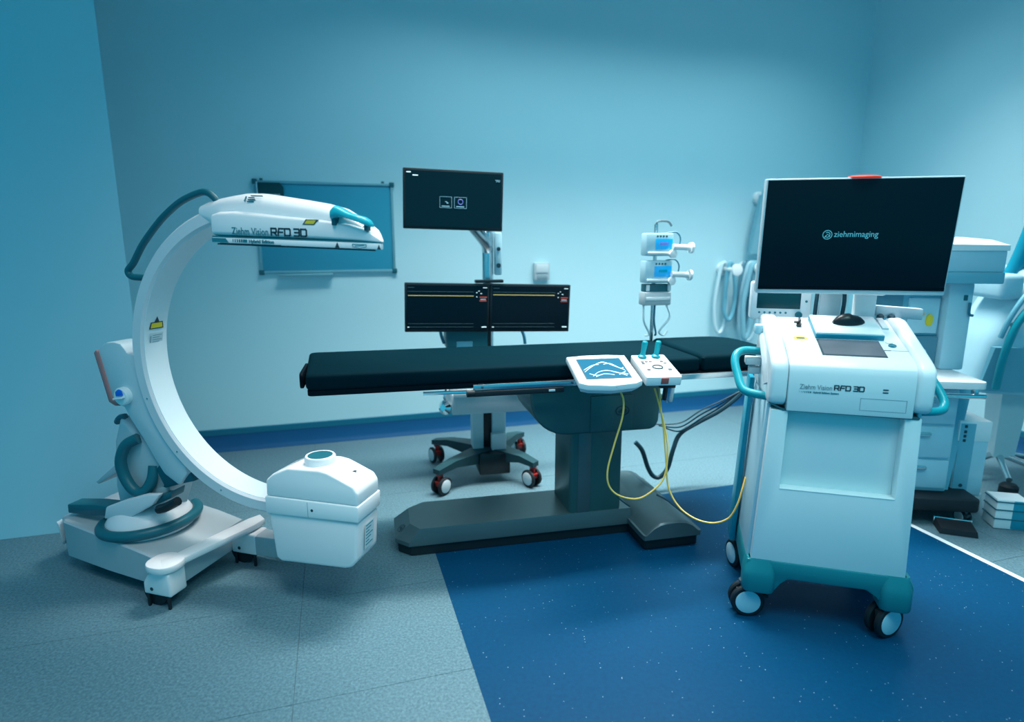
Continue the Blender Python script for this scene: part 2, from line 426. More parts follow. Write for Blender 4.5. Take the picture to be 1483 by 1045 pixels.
# --- detector head (whole head dips slightly towards its tip)
HM = Matrix.Translation((-.1, 0, 1.51)) @ Matrix.Rotation(R(1.9), 4, 'Y') @ Matrix.Translation((.1, 0, -1.51))
def HT(mb): bmesh.ops.transform(mb.bm, matrix=HM, verts=mb.bm.verts); return mb
def head_ring(x, y0, y1, z0, z1, e, n=40):
    return [(x, yy, zz) for yy, zz in sup((y0 + y1) / 2, (z0 + z1) / 2, (y1 - y0) / 2, (z1 - z0) / 2, e, n)]
hs = [(-.114, -.015, .13, 1.540, 1.578), (-.110, -.045, .16, 1.528, 1.596), (-.100, -.060, .18, 1.524, 1.606), (-.07, -.067, .20, 1.523, 1.614), (.0, -.068, .21, 1.523, 1.618), (.10, -.068, .21, 1.523, 1.613), (.20, -.068, .21, 1.523, 1.606), (.30, -.068, .205, 1.523, 1.600), (.36, -.068, .19, 1.523, 1.596), (.42, -.068, .16, 1.523, 1.590), (.48, -.068, .12, 1.523, 1.582), (.53, -.068, .06, 1.523, 1.568), (.565, -.068, .01, 1.523, 1.553), (.592, -.068, -.03, 1.523, 1.537), (.606, -.066, -.05, 1.523, 1.527)]
hd = HT(MB().loft([head_ring(x, y0, y1, z0, z1, 7) for x, y0, y1, z0, z1 in hs])).build('detector_housing', 'head_white', CA)
plan = [(-.108, -.05), (-.095, -.066), (.606, -.068), (.596, -.035), (.565, .005), (.53, .055), (.48, .115), (.42, .155), (.36, .185), (.30, .20), (-.08, .20), (-.108, .17)]
HT(MB().prism(plan, 1.498, 1.5195, 'xy', bev=.003)).build('detector_panel', 'head_white', hd)
HT(MB().prism([(x * .997, y + (.0008 if y < 0 else -.001)) for x, y in plan], 1.5192, 1.5240, 'xy')).build('accent_line', 'ink_teal', hd, 'thin teal accent line')
HT(MB().prism([(-.08, -.058), (.58, -.060), (.50, .08), (.40, .15), (.30, .19), (-.08, .19)], 1.4925, 1.498, 'xy')).build('grid_plate', 'ink', hd)
ds = [(-.21, .0, .12, 1.600, 1.640), (-.18, -.005, .13, 1.595, 1.653), (-.12, -.015, .14, 1.58, 1.668), (-.06, -.03, .16, 1.57, 1.678), (.0, -.042, .17, 1.57, 1.686), (.06, -.046, .17, 1.57, 1.686), (.12, -.048, .17, 1.57, 1.680), (.22, -.050, .165, 1.565, 1.668), (.32, -.052, .15, 1.56, 1.655), (.40, -.054, .12, 1.555, 1.639), (.45, -.055, .09, 1.55, 1.618), (.49, -.054, .05, 1.545, 1.597), (.52, -.050, .01, 1.54, 1.578)]
HT(MB().loft([head_ring(x, y0, y1, z0 - (z1 - z0) * .5, z1, 2.8) for x, y0, y1, z0, z1 in ds])).build('top_cover', 'head_white', hd)
# teal grip at the tip
rings = []
for x, y, z, hw, hh in ((.418, -.060, 1.594, .014, .008), (.422, -.064, 1.612, .026, .018), (.438, -.067, 1.622, .030, .020), (.462, -.070, 1.618, .028, .015), (.49, -.072, 1.609, .026, .011), (.52, -.073, 1.601, .026, .011), (.545, -.072, 1.594, .026, .013), (.562, -.068, 1.586, .020, .011), (.572, -.064, 1.578, .010, .005)):
    rings.append([(x, y + yy, z + zz) for yy, zz in sup(0, 0, hw, hh, 3, 18)])
gp = HT(MB().loft(rings)).build('grip', 'teal_bright', hd, 'bright teal grip')
HT(MB().box((.420, -.078, 1.575), (.434, -.046, 1.606), .003)).build('grip_foot', 'teal_dark', hd)
HT(MB().box((.545, -.078, 1.560), (.558, -.050, 1.588), .003)).build('grip_foot', 'teal_dark', hd)
YF = -.0687
Mt = lambda x, z, y=YF: frame((x, y, z), (1, 0, 0), (0, 0, 1))
HT(text_mb('Ziehm Vision', .037, Mt(-.004, 1.5325), sx=.80)).build('lettering', 'ink_teal', hd)
HT(block_text('RFD 3D', .0240, .166, 1.5340, YF, .25, .94, .27)).build('bold_lettering', 'ink', hd)
YP = -.0690
HT(MB().prism([(-.094, 1.502), (-.022, 1.502), (-.034, 1.517), (-.094, 1.517)], YP, YP + .002, 'xz')).build('name_tag', 'ink_teal', hd)
m = MB()
for k in range(7): m.box((-.002 + .009 * k, YP, 1.5045), (-.0005 + .009 * k + .0011 * k, YP + .002, 1.5155))
HT(m).build('graded_bars', 'ink_teal', hd)
HT(text_mb('Hybrid Edition', .016, Mt(.068, 1.5045, YP), sx=1.15, bold=.0005)).build('small_lettering', 'ink_teal', hd)
HT(MB().box((-.06, YP, 1.4975), (.205, YP + .002, 1.5000))).build('print_line', 'ink', hd)
HT(MB().prism([(.426, 1.4985), (.444, 1.4985), (.435, 1.5175)], YP, YP + .002, 'xz')).build('warning_mark', 'ink', hd)
HT(MB().prism([(.590, 1.4985), (.604, 1.4985), (.597, 1.5150)], YP, YP + .002, 'xz')).build('warning_mark', 'ink', hd)
m = MB()
for a, b_ in (((.495, 1.506), (.522, 1.500)), ((.522, 1.500), (.549, 1.506)), ((.495, 1.514), (.549, 1.514)), ((.495, 1.506), (.495, 1.514)), ((.549, 1.506), (.549, 1.514)), ((.505, 1.508), (.540, 1.511))):
    m.tube([(a[0], YP, a[1]), (b_[0], YP, b_[1])], .0009, n=5, smooth=1)
HT(m).build('outline_logo', 'ink_teal', hd)
HT(MB().prism([(.298, 1.5745), (.345, 1.5745), (.362, 1.593), (.312, 1.593)], YF - .0002, YF + .006, 'xz')).build('laser_sticker', 'ink', hd)
HT(MB().prism([(.306, 1.5775), (.343, 1.5775), (.354, 1.590), (.316, 1.590)], YF - .0008, YF + .005, 'xz')).build('yellow_field', 'sticker_yellow', hd)
Mc = frame((.055, -.0335, 1.662), (1, 0, 0), (0, .55, .85))
m = MB()
for k, (a, b_) in enumerate(((.0, .05), (-.008, .018), (-.008, .024), (-.01, .02))): m.box((a, .012 - .008 * k, -.003), (b_, .0135 - .008 * k, .003), M=Mc)
m.box((-.020, -.012, -.003), (-.018, .010, .003), M=Mc)
HT(m).build('cover_print', 'ink_teal', hd)

# --- orbital carriage behind the arc
back = [(-.832, 1.030), (-.822, 1.048), (-.800, 1.064), (-.774, 1.076), (-.735, 1.080), (-.700, 1.074), (-.680, 1.052), (-.667, 1.034), (-.634, 1.030)]
arcp = [((RO + .006) * math.cos(R(a)), CZ + (RO + .006) * math.sin(R(a))) for a in range(180, 232, 4)]
low = [(-.420, .515), (-.470, .455), (-.545, .500), (-.585, .560), (-.64, .655), (-.700, .745), (-.722, .790), (-.760, .800), (-.785, .815)]
car = MB().prism(back + arcp[1:] + low, .012, .124, 'xz', bev=.008).build('carriage', 'pale_grey', CA)
MB().prism([(-.846, 1.028), (-.834, 1.040), (-.822, 1.034), (-.777, .826), (-.715, .812), (-.735, .798), (-.765, .795), (-.798, .810)], .006, .130, 'xz', bev=.003).build('bumper_strip', 'red_trim', car, 'faded red bumper strip')
kx, kz = -.705, .845
MB().lathe([(.040, 0), (.040, .022), (.034, .028), (0, .028)], (kx, .013, kz), (0, -1, 0)).build('brake_knob', 'white_plastic', car)
MB().prism([(-.722, .848), (-.686, .852), (-.690, .874), (-.706, .880), (-.722, .868)], -.022, -.012, 'xz', bev=.003).build('blue_mark', 'blue_knob', car, 'blue mark on the brake knob')
MB().prism([(-.728, .832), (-.678, .842), (-.678, .850), (-.728, .842)], -.034, -.012, 'xz', bev=.003).build('knob_lever', 'white_shell', car)

# --- lift column, cone foot and ring
MB().prism([(-.66, .19), (-.84, .19), (-.86, .40), (-.83, .62), (-.78, .74), (-.64, .62), (-.55, .44)], .03, .20, 'xz', bev=.02, seg=3).build('lift_column', 'grey_plastic', CA)
CX, CYY, CZZ = -.735, .085, .205
MB().lathe([(.185, .0), (.188, .015), (.180, .04), (.160, .075), (.125, .105), (.09, .12), (0, .12)], (CX, CYY, CZZ), n=40).build('column_foot', 'arc_paint', CA)
MB().tube([(CX + .196 * math.cos(R(a)), CYY + .196 * math.sin(R(a)), CZZ + .030 + .012 * math.cos(R(a))) for a in range(205, 430, 10)], .024, n=12, smooth=2).build('cable_hose', 'teal_dark', CA, 'thick dark teal hose curled around the column foot')
MB().prism([(-1.105, .30), (-.95, .318), (-.84, .322), (-.72, .345), (-.60, .392), (-.50, .425), (-.475, .445), (-.49, .405), (-.60, .352), (-.72, .305), (-.84, .275), (-.95, .262), (-1.108, .255)], -.02, .055, 'xz', bev=.006).build('steering_bar', 'teal_dark', CA)
MB().prism([(-.86, .27), (-.70, .30), (-.57, .375), (-.52, .43), (-.60, .42), (-.72, .38), (-.84, .33)], -.045, -.015, 'xz', bev=.008).build('steering_cover', 'arc_paint', CA)
MB().prism([(-.64, .40), (-.47, .455), (-.40, .475), (-.43, .52), (-.52, .59), (-.60, .52), (-.655, .45)], .03, .11, 'xz', bev=.008).build('swivel_joint', 'teal_dark', CA)
MB().tube([(-.55, -.03, .352), (-.50, -.035, .372), (-.44, -.03, .405)], .020, n=10).build('brake_lever', 'black', CA)
MB().tube([(-.675, .02, .650), (-.725, .0, .62), (-.755, -.01, .55), (-.745, -.01, .475), (-.70, -.01, .415), (-.655, .0, .41), (-.625, .02, .46), (-.625, .04, .52)], .024, n=12).build('cable_loop', 'teal_dark', CA, 'loop of dark teal hose')
MB().prism([(-1.0, .395), (-.985, .385), (-.86, .46), (-.86, .50)], .05, .18, 'xz', bev=.004).build('side_lever', 'grey_plastic', CA)
MB().tube([(-.83, .06, .70), (-.80, .05, .725), (-.765, .05, .735)], .014, n=8).build('cable_clip', 'teal_dark', CA)

# --- chassis
def cring(x, y0, y1, z0, z1, ch):
    return [(x, y0, z0 + ch), (x, y0, z1 - ch * .7), (x, y0 + ch, z1), (x, y1 - ch, z1), (x, y1, z1 - ch), (x, y1, z0 + ch), (x, y1 - ch, z0), (x, y0 + ch, z0)]
ch = MB().loft([cring(-1.175, .02, .24, .12, .215, .02), cring(-1.15, -.02, .30, .075, .232, .012), cring(-1.08, -.065, .33, .06, .238, .008), cring(-.80, -.105, .33, .055, .222, .008), cring(-.55, -.135, .31, .055, .198, .008), cring(-.395, -.150, .29, .060, .178, .008)]).build('chassis', 'chassis_grey', CA)
MB().loft([[(-1.19, -.02, .20), (-1.13, -.055, .21), (-1.12, -.058, .13), (-1.14, -.04, .10), (-1.17, -.01, .14)], [(-1.20, .03, .20), (-1.15, .05, .21), (-1.15, .05, .13), (-1.16, .04, .10), (-1.18, .03, .14)]]).build('rear_bumper', 'scanner_white', ch)
m = MB().prism(rrect(-.490, -.215, -.345, -.08, .06), .165, .195, 'xy', bev=.006)
m.prism([(-.435, -.16), (-.378, -.205), (-.275, .22), (-.270, .29), (-.325, .325), (-.350, .27)], .166, .196, 'xy', bev=.006)
m.build('front_bar', 'scanner_white', ch)
MB().prism([(-.405, -.140), (-.398, -.140), (-.358, .26), (-.366, .26)], .178, .1835, 'xy').build('bar_seam', 'seam', ch)
def hooded_castor(cx, cy):
    h = MB().prism([(cx - .075, .055), (cx + .065, .055), (cx + .065, .160), (cx - .015, .160), (cx - .05, .142), (cx - .075, .105)], cy - .045, cy + .045, 'xz', bev=.010, seg=3).build('castor_hood', 'scanner_white', CA)
    MB().cyl((cx - .030, cy - .030, .06), (cx - .030, cy + .030, .06), .060, n=28).build('wheel', 'rubber', h)
    MB().cyl((cx - .030, cy - .0465, .083), (cx - .030, cy - .044, .083), .008, n=12).build('axle_cap', 'ink', h)
    for dx in (-.055, .05): MB().box((cx + dx - .006, cy - .045, .0), (cx + dx + .006, cy - .035, .06), .002).build('cable_guard', 'rubber', h)
    return h
hooded_castor(-.425, -.150)
hooded_castor(-.315, .235)
MB().prism([(-.31, .19), (-.10, .20), (-.10, .265), (-.31, .285)], .055, .155, 'xy', bev=.01).build('front_foot', 'chassis_grey', CA)
for yy in (.0, .24):
    MB().cyl((-1.0, yy + .0, .065), (-1.0, yy + .045, .065), .065, n=28).build('rear_wheel', 'rubber', CA)

# ================================================================== OPERATING TABLE
OT = thing('operating_table', 'operating table with a long black mattress on a dark pedestal', 'operating table', (0.55, 3.0, 0), 12.5)
def mattress(poly, z0, z1, r):
    rings = []
    cx = sum(p[0] for p in poly) / len(poly); cy = sum(p[1] for p in poly) / len(poly)
    xs = [p[0] for p in poly]; ys = [p[1] for p in poly]; hx = (max(xs) - min(xs)) / 2; hy = (max(ys) - min(ys)) / 2
    mx_, my_ = (max(xs) + min(xs)) / 2, (max(ys) + min(ys)) / 2
    for k in range(9):
        a = -PI / 2 + PI * k / 8
        ins = r * (1 - math.cos(a)); z = (z0 + r + r * math.sin(a)) if a <= 0 else (z1 - r + r * math.sin(a))
        rings.append([(mx_ + (p[0] - mx_) * (hx - ins) / hx, my_ + (p[1] - my_) * (hy - ins) / hy, z) for p in poly])
    return MB().loft(rings)
def shear(poly): return [(x - (.075 * (y - .03) if x < -1 else 0), y) for x, y in poly]
def round_end(x0, x1, y0, y1, r0, r1):
    out = []
    for cx, cy, a0, r in ((x1 - r1, y1 - r1, 0, r1), (x0 + r0, y1 - r0, 90, r0), (x0 + r0, y0 + r0, 180, r0), (x1 - r1, y0 + r1, 270, r1)):
        for k in range(7):
            a = R(a0 + 90 * k / 6); out.append((cx + r * math.cos(a), cy + r * math.sin(a)))
    return out
mattress(shear(round_end(-1.53, .325, -.245, .318, .025, .02)), .880, .952, .020).build('mattress', 'mattress', OT, 'long black mattress')
mattress(round_end(.33, .80, -.245, .318, .02, .16), .878, .962, .026).build('head_cushion', 'mattress', OT, 'short black head cushion with rounded end')
MB().prism(shear(round_end(-1.525, .79, -.235, .308, .02, .15)), .856, .882, 'xy', bev=.004).build('table_board', 'mattress_side', OT)
MB().prism(rrect(-.15, .87, .10, .94, .02), -1.545, -1.530, 'yz', bev=.003).build('end_plate', 'mattress_side', OT)
# side rails
def rail(x0, x1, y):
    r_ = MB().box((x0, y - .006, .853), (x1, y + .006, .880), .002).build('side_rail', 'steel', OT)
    n = max(2, int((x1 - x0) / .25))
    for k in range(n):
        x = x0 + .04 + (x1 - x0 - .08) * k / (n - 1)
        MB().cyl((x, y - .0085, .867), (x, y - .005, .867), .006, n=10).build('rail_bolt', 'dark_steel', r_)
        lo, hi = (y, -.234) if y < 0 else (.307, y)
        MB().box((x - .012, lo + .005, .858), (x + .012, hi, .876)).build('rail_spacer', 'dark_steel', r_)
    return r_
rail(-.80, -.30, -.27); rail(.05, .66, -.27); rail(-.80, .66, .34)
MB().box((-.80, -.285, .826), (-.38, -.262, .852), .006).build('rail_cover', 'rubber', OT)
MB().box((-.455, -.2865, .834), (-.425, -.284, .844), .001).build('cover_label', 'sticker_white', OT)
MB().cyl((-.83, -.274, .842), (-.795, -.274, .842), .016, n=14).build('rail_clamp', 'rubber', OT)
MB().cyl((-1.02, -.255, .848), (-.82, -.265, .848), .008, n=10).build('slide_rod', 'chrome', OT)
# head shroud
MB().prism([(x + .042, z) for x, z in [(-.552, .856), (-.552, .77)] + [(-.362 + .19 * math.cos(R(a)), .768 + .19 * math.sin(R(a))) for a in range(190, 271, 10)] + [(.070, .577), (.100, .588), (.114, .62), (.118, .70), (.118, .856)]], -.17, .20, 'xz', bev=.015, seg=3).build('column_head', 'table_paint', OT)
MB().box((-.50, -.174, .800), (-.34, -.168, .822), .002).build('head_trim', 'teal_dark', OT)
MB().box((-.21, -.176, .585), (.01, -.165, .770), .006).build('front_panel', 'table_paint', OT)
Ml = frame((-.045, -.1775, .688), (1, 0, 0), (0, 0, 1))
m = text_mb('dCE', .026, Ml @ Matrix.Translation((.0, -.010, 0)), bold=.0008, align='CENTER')
m.tube([(-.045 + .034 * math.cos(R(a)), -.178, .688 + .024 * math.sin(R(a))) for a in range(0, 360, 20)], .0022, n=6, smooth=2, closed=True)
m.build('oval_logo', 'ink', OT, 'dark oval logo')
# column
MB().box((-.285, -.103, .10), (-.005, .18, .60), .02, 3).build('column', 'table_paint', OT)
MB().box((-.245, -.107, .10), (-.175, -.098, .585), .004).build('column_panel', 'table_base', OT)
# base: long foot and cross foot
def foot(poly_out, poly_in, z0, zm, z1, name, m_):
    return MB().loft([[(x, y, z0) for x, y in poly_out], [(x, y, zm) for x, y in poly_out], [(x, y, z1) for x, y in poly_in]]).build(name, m_, OT, smooth=25)
po = [(-1.10, -.125), (.05, -.125), (.05, .215), (-1.06, .215), (-1.165, .16), (-1.165, -.06)]
pi_ = [(-1.045, -.108), (.05, -.108), (.05, .198), (-1.01, .198), (-1.09, .14), (-1.09, -.04)]
foot(po, pi_, .055, .075, .135, 'long_foot', 'table_base')
sk = [(-1.09, -.115), (.05, -.115), (.05, .205), (-1.05, .205), (-1.15, .155), (-1.15, -.055)]
MB().loft([[(x, y, .004) for x, y in sk], [(x, y, .062) for x, y in sk]]).build('rubber_skirt', 'rubber', OT)
Mb = frame((-1.132, -.02, .105), (0, -1, 0), (.85, 0, .53))
m = text_mb('dCE', .020, Mb @ Matrix.Translation((0, -.008, .002)), align='CENTER')
m.tube([Mb @ Vector((.026 * math.cos(R(a)), .02 * math.sin(R(a)), .002)) for a in range(0, 360, 30)], .0015, n=5, smooth=2, closed=True)
m.build('oval_logo', 'ink', OT)
rings = []
for y, zt, ins in ((-.325, .138, .006), (-.318, .146, .002), (-.30, .150, .0), (.0, .152, 0), (.36, .146, 0), (.40, .11, .01)):
    ring = [(.028 + ins, y, .06), (.028 + ins, y, .085)]
    for k in range(9):
        t = k / 8; x = .040 + ins + (.288 - 2 * ins) * t
        ring.append((x, y, .085 + (zt - .085) * (1 - abs(2 * t - 1) ** 3)))
    ring += [(.340 - ins, y, .085), (.340 - ins, y, .06)]
    rings.append(ring)
MB().loft(rings).build('cross_foot', 'table_base', OT)
MB().prism(rrect(.038, -.312, .330, .392, .02), .004, .060, 'xy', bev=.006).build('rubber_skirt', 'rubber', OT)

# ================================================================== MONITOR CART
MC = thing('monitor_cart', 'white workstation cart carrying one large dark screen', 'monitor cart', (1.212, 2.107, 0), -15.5)
MB().box((-.248, .050, .262), (.262, .43, .90), .012).build('body', 'white_plastic', MC)
MB().prism([(-.268, .265), (.276, .265), (.258, .884), (.204, .884), (.206, .572), (-.186, .572), (-.180, .884), (-.242, .884)], -.012, .052, 'xz', bev=.004).build('front_cover', 'white_plastic', MC)
MB().box((-.184, .034, .570), (.206, .052, .888), .002).build('recessed_panel', 'white_plastic', MC)
MB().box((-.186, -.0135, .5695), (.206, -.009, .5735), .001).build('recess_edge', 'white_shell', MC)
MB().prism([(-.266, .25), (-.236, .90), (-.252, .90), (-.282, .25)], .02, .40, 'xz', bev=.004).build('side_panel', 'pale_blue', MC)
MB().prism([(.266, .25), (.252, .90), (.266, .90), (.284, .25)], .02, .40, 'xz', bev=.004).build('side_panel', 'pale_blue', MC)
MB().prism([(-.292, .16), (-.262, .93), (-.282, .93), (-.315, .16)], .33, .44, 'xz', bev=.005).build('rear_post', 'teal_edge', MC)
# base
MB().prism([(-.282, .268), (.292, .268), (.308, .232), (.308, .148), (.285, .135), (.215, .135), (.185, .172), (.150, .196), (-.125, .196), (-.150, .172), (-.172, .135), (-.262, .135), (-.286, .150), (-.286, .232)], -.018, .44, 'xz', bev=.010).build('base', 'teal_paint', MC, 'teal base with raised corner feet')
for x0, x1 in ((-.292, -.172), (.196, .306)):
    rg = []
    for z, i_, yf, r_ in ((.132, .004, -.032, .024), (.140, .0, -.036, .026), (.205, .0, -.036, .026), (.222, .003, -.032, .024), (.250, .008, -.022, .02), (.268, .012, -.014, .015)):
        rg.append([(x, y, z) for x, y in rrect(x0 + i_, yf, x1 - i_, .07, r_, 4)])
    MB().loft(rg).build('corner_foot', 'teal_paint', MC)
def castor(parent, x, y, rad, yaw, wid=.022, hub='pale_blue', tire='rubber', brake=True, fork='dark_steel', gap=.012):
    M = Matrix.Translation((x, y, 0)) @ Matrix.Rotation(R(yaw), 4, 'Z')
    c = MB().lathe([(.014, 0), (.014, .03), (.022, .034), (.022, .044)], (0, 0, rad * 1.55), M=M)
    c.loft([[( -gap * .8, -.02, rad * 1.0), (gap * .8, -.02, rad * 1.0), (gap * .8, .03, rad * 1.0), (-gap * .8, .03, rad * 1.0)], [(-gap, -.028, rad * 1.6), (gap, -.028, rad * 1.6), (gap, .028, rad * 1.6), (-gap, .028, rad * 1.6)]], M=M)
    f = c.build('castor', fork, parent)
    for s in (-1, 1):
        a, b_ = s * gap * .85, s * (gap * .85 + wid)
        MB().lathe([(rad * .92, 0), (rad, .004), (rad, wid - .004), (rad * .92, wid), (0, wid)], (a, .012, rad), (s, 0, 0), n=30, M=M).build('tire', tire, f)
        MB().lathe([(rad * .74, 0), (rad * .74, .0022), (rad * .68, .004), (0, .004)], (b_, .012, rad), (s, 0, 0), n=26, M=M).build('hub_cap', hub, f)
    if brake:
        MB().box((-.02, .055, rad * 1.25), (.02, .095, rad * 1.42), .004, M=M).build('brake_tab', 'black', f)
    return f
castor(MC, -.278, .03, .066, -82)
castor(MC, .225, .02, .068, -55)
castor(MC, -.262, .40, .064, 20, brake=False)
castor(MC, .262, .40, .064, 10, brake=False)
# console: profile in the y-z plane
SL = math.atan2(.115, .36)
def con_prof(o_=0.0):
    p = [(-.022 - o_, .884), (-.022 - o_, 1.030 + o_), (-.014 - o_, 1.058 + o_), (.004, 1.074 + o_), (.036, 1.087 + o_), (.37, 1.190 + o_), (.41, 1.185 + o_), (.43, 1.16), (.43, .884)]
    return p
con = MB().prism(con_prof(), -.190, .224, 'yz', bev=.004, seg=2).build('console', 'white_shell', MC)
ckl = [(-.010, .900), (-.024, .93), (-.026, 1.034), (-.016, 1.066), (.012, 1.082), (.06, 1.100), (.20, 1.150), (.33, 1.196), (.40, 1.200), (.435, 1.17), (.435, .90)]
MB().prism(ckl, -.255, -.192, 'yz', bev=.016, seg=3).build('side_cheek', 'white_shell', con)
MB().prism(ckl, .226, .284, 'yz', bev=.016, seg=3).build('side_cheek', 'white_shell', con)
MB().tube([(-.256, .30, 1.135), (-.262, .20, 1.10), (-.262, .10, 1.04), (-.258, .04, .97)], .012, n=8, flat=.5).build('groove_shade', 'grey_plastic', con)  # darker strip stands in for the shade inside the recessed grip
MB().prism([(-.250, .906), (-.20, .882), (.245, .880), (.250, .884), (.250, .888), (-.20, .888), (-.250, .912)], -.014, .40, 'xz').build('lower_seam', 'seam', con)
def top_z(y): return 1.087 + (y - .036) * (.103 / .334)
sv = Vector((0, .334, .103)).normalized()
Mtop = lambda x, y, up=0.0: frame((x, y, top_z(y) + up), (1, 0, 0), sv)
# touch screen, tray and controls on the sloping top
ts = MB().box((-.108, -.068, -.004), (.108, .068, .0018), .001, M=Mtop(.036, .108)).build('touch_screen', 'ink', con)
MB().box((-.102, -.061, .0018), (.104, .063, .0026), M=Mtop(.036, .108)).build('screen_glass', 'touch_glass', ts)
tr = MB().box((-.118, -.085, .010), (.118, .085, .026), .003, M=Mtop(.045, .262)).build('mouse_tray', 'white_shell', con)
MB().box((-.120, -.088, .000), (.120, .086, .020), .003, M=Mtop(.045, .262)).build('tray_edge', 'teal_edge', tr, 'teal edge of the mouse tray')
Mk = Mtop(-.118, .285)
m = MB().cyl((0, 0, -.002), (0, 0, .012), .010, n=14, M=Mk); m.box((-.003, -.014, .01), (.003, .014, .034), .001, M=Mk); m.box((-.02, -.004, .014), (.004, .004, .022), .001, M=Mk)
m.build('key_switch', 'black', con)
Me = Mtop(-.128, .175)
MB().prism(sup(0, 0, .026, .020, 2, 24), -.001, .0012, 'xy', M=Me).build('round_sticker', 'sticker_yellow', con)
MB().prism(sup(0, 0, .016, .008, 3, 16), .0012, .0018, 'xy', M=Me).build('sticker_print', 'ink', con)
Mb1 = Mtop(.178, .165)
MB().lathe([(.013, -.002), (.013, .003), (.011, .005), (0, .005)], M=Mb1).build('power_button', 'white_plastic', con)
MB().lathe([(.0135, -.002), (.0135, .0035), (.0115, .0035), (.0115, .002), (0, .002)], M=Mtop(.182, .138)).build('ring_button', 'ink_teal', con)
MB().lathe([(.006, .0), (.006, .004), (0, .004)], M=Mtop(.182, .138)).build('button_centre', 'teal_edge', con)
m = MB().box((-.035, -.002, 0), (-.012, .002, .001), M=Mtop(.18, .100)); m.build('print_mark', 'ink', con)
MB().box((-.010, -.001, 0), (.045, .001, .001), M=Mtop(.18, .100)).build('print_line', 'ink_grey', con)
MB().box((-.012, -.05, -.004), (.012, .05, .008), .003, M=Mtop(.195, .325)).build('palm_ridge', 'pale_grey', con)
Y0 = -.0232
text_mb('Ziehm Vision', .0255, Mt(-.152, .972, Y0), sx=.80).build('lettering', 'ink_grey', con)
block_text('RFD 3D', .0165, -.036, .9740, Y0, .25, .88, .27).build('bold_lettering', 'ink', con)
m = MB()
for k in range(7): m.box((-.152 + .006 * k, Y0, .9575), (-.1512 + .006 * k + .0006 * k, Y0 + .001, .9635))
m.build('graded_bars', 'ink_teal', con)
text_mb('Hybrid Edition System', .0095, Mt(-.106, .958, Y0), bold=.0002).build('small_lettering', 'ink_teal', con)
for z in (.984, .974): MB().box((.120, Y0, z - .0025), (.138, Y0 + .002, z + .0025), .001).build('usb_port', 'ink', con)
m = MB(); x0, x1, z0, z1 = .052, .200, .905, .950
for lo, hi in (((x0, z0), (x1, z0 + .0012)), ((x0, z1 - .0012), (x1, z1)), ((x0, z0), (x0 + .0012, z1)), ((x1 - .0012, z0), (x1, z1))):
    m.box((lo[0], Y0, lo[1]), (hi[0], Y0 + .0012, hi[1]))
m.build('drive_flap', 'ink_grey', con)
# handles
MB().tube([(-.240, .26, 1.055), (-.315, .25, 1.060), (-.352, .22, 1.050), (-.362, .19, 1.020), (-.352, .15, .975), (-.338, .11, .935), (-.315, .09, .920), (-.240, .07, .912)], .0165, n=14).build('side_handle', 'handle_teal', MC, 'teal tubular side handle')
MB().tube([(.268, .24, 1.085), (.300, .21, 1.055), (.338, .16, .990), (.362, .12, .935), (.358, .09, .908), (.330, .065, .897), (.262, .05, .895)], .0155, n=14).build('side_handle', 'handle_teal', MC)
m = MB().box((-.315, .24, 1.0), (-.255, .30, 1.03), .004); m.box((-.30, .25, .96), (-.255, .29, .99), .004)
m.build('handle_bracket', 'pale_grey', MC)
MB().box((-.285, .27, 1.125), (-.25, .32, 1.165), .008).build('corner_clip', 'pale_blue', MC)
# screen mount and big screen
MB().box((.105, .385, 1.10), (.185, .435, 1.40), .01).build('mast', 'white_plastic', MC)
MB().box((.085, .33, 1.29), (.20, .40, 1.37), .01).build('mast_bracket', 'white_plastic', MC)
MB().loft([[(-.035, .36, 1.185), (.045, .36, 1.185), (.045, .375, 1.185), (-.035, .375, 1.185)], [(-.025, .385, 1.315), (.055, .385, 1.315), (.055, .40, 1.315), (-.025, .40, 1.315)]]).build('note_holder', 'grey_plastic', MC, 'grey document plate behind the tray')
m = MB().tube([(-.045, .375, 1.17), (-.043, .375, 1.26), (-.035, .40, 1.34)], .008, n=8); m.build('data_cable', 'cable_dark', MC)
m = MB().tube([(.055, .375, 1.17), (.062, .375, 1.26), (.06, .40, 1.34)], .008, n=8); m.build('data_cable', 'cable_dark', MC)
MB().prism([(.19, 1.20), (.36, 1.19), (.36, 1.235), (.19, 1.245)], .40, .44, 'xz', bev=.004).build('rear_shelf', 'pale_grey', MC)
MB().box((-.05, .38, 1.33), (.12, .42, 1.36), .004).build('cross_arm', 'pale_grey', MC)
for x in (.205, .245): MB().lathe([(.014, 0), (.014, .02), (.010, .026), (0, .026)], (x, .40, 1.185), (0, -.6, 1)).build('rear_knob', 'cable_dark', MC)
# screen built in its own turned frame
SM = Matrix.Translation((.030, .20, 1.525)) @ Matrix.Rotation(R(5.0), 4, 'Z') @ Matrix.Rotation(R(5.0), 4, 'X')
def TM(mb): bmesh.ops.transform(mb.bm, matrix=SM, verts=mb.bm.verts); return mb
scr = TM(MB().box((-.336, -.012, -.222), (.336, .030, .210), .006)).build('screen_case', 'pale_grey', MC, 'silver framed large flat screen')
TM(MB().box((-.330, -.0145, -.205), (.330, -.010, .205), .001)).build('screen_glass', 'screen_black', scr)
TM(MB().box((-.330, -.0152, -.205), (.330, -.0142, -.192))).build('screen_band', 'mattress_side', scr)
TM(text_mb('ziehmimaging', .031, Mt(-.078, -.004, -.0155), sx=.92)).build('screen_lettering', 'glow_teal', scr)
m = MB()
m.tube([(-.101 + .016 * math.cos(R(a)), -.0155, .004 + .016 * math.sin(R(a))) for a in range(0, 360, 20)], .0014, n=6, smooth=2, closed=True)
m.tube([(-.101 + .009 * math.cos(R(a)), -.0155, .004 + .009 * math.sin(R(a))) for a in range(-150, 150, 20)], .0014, n=6, smooth=2)
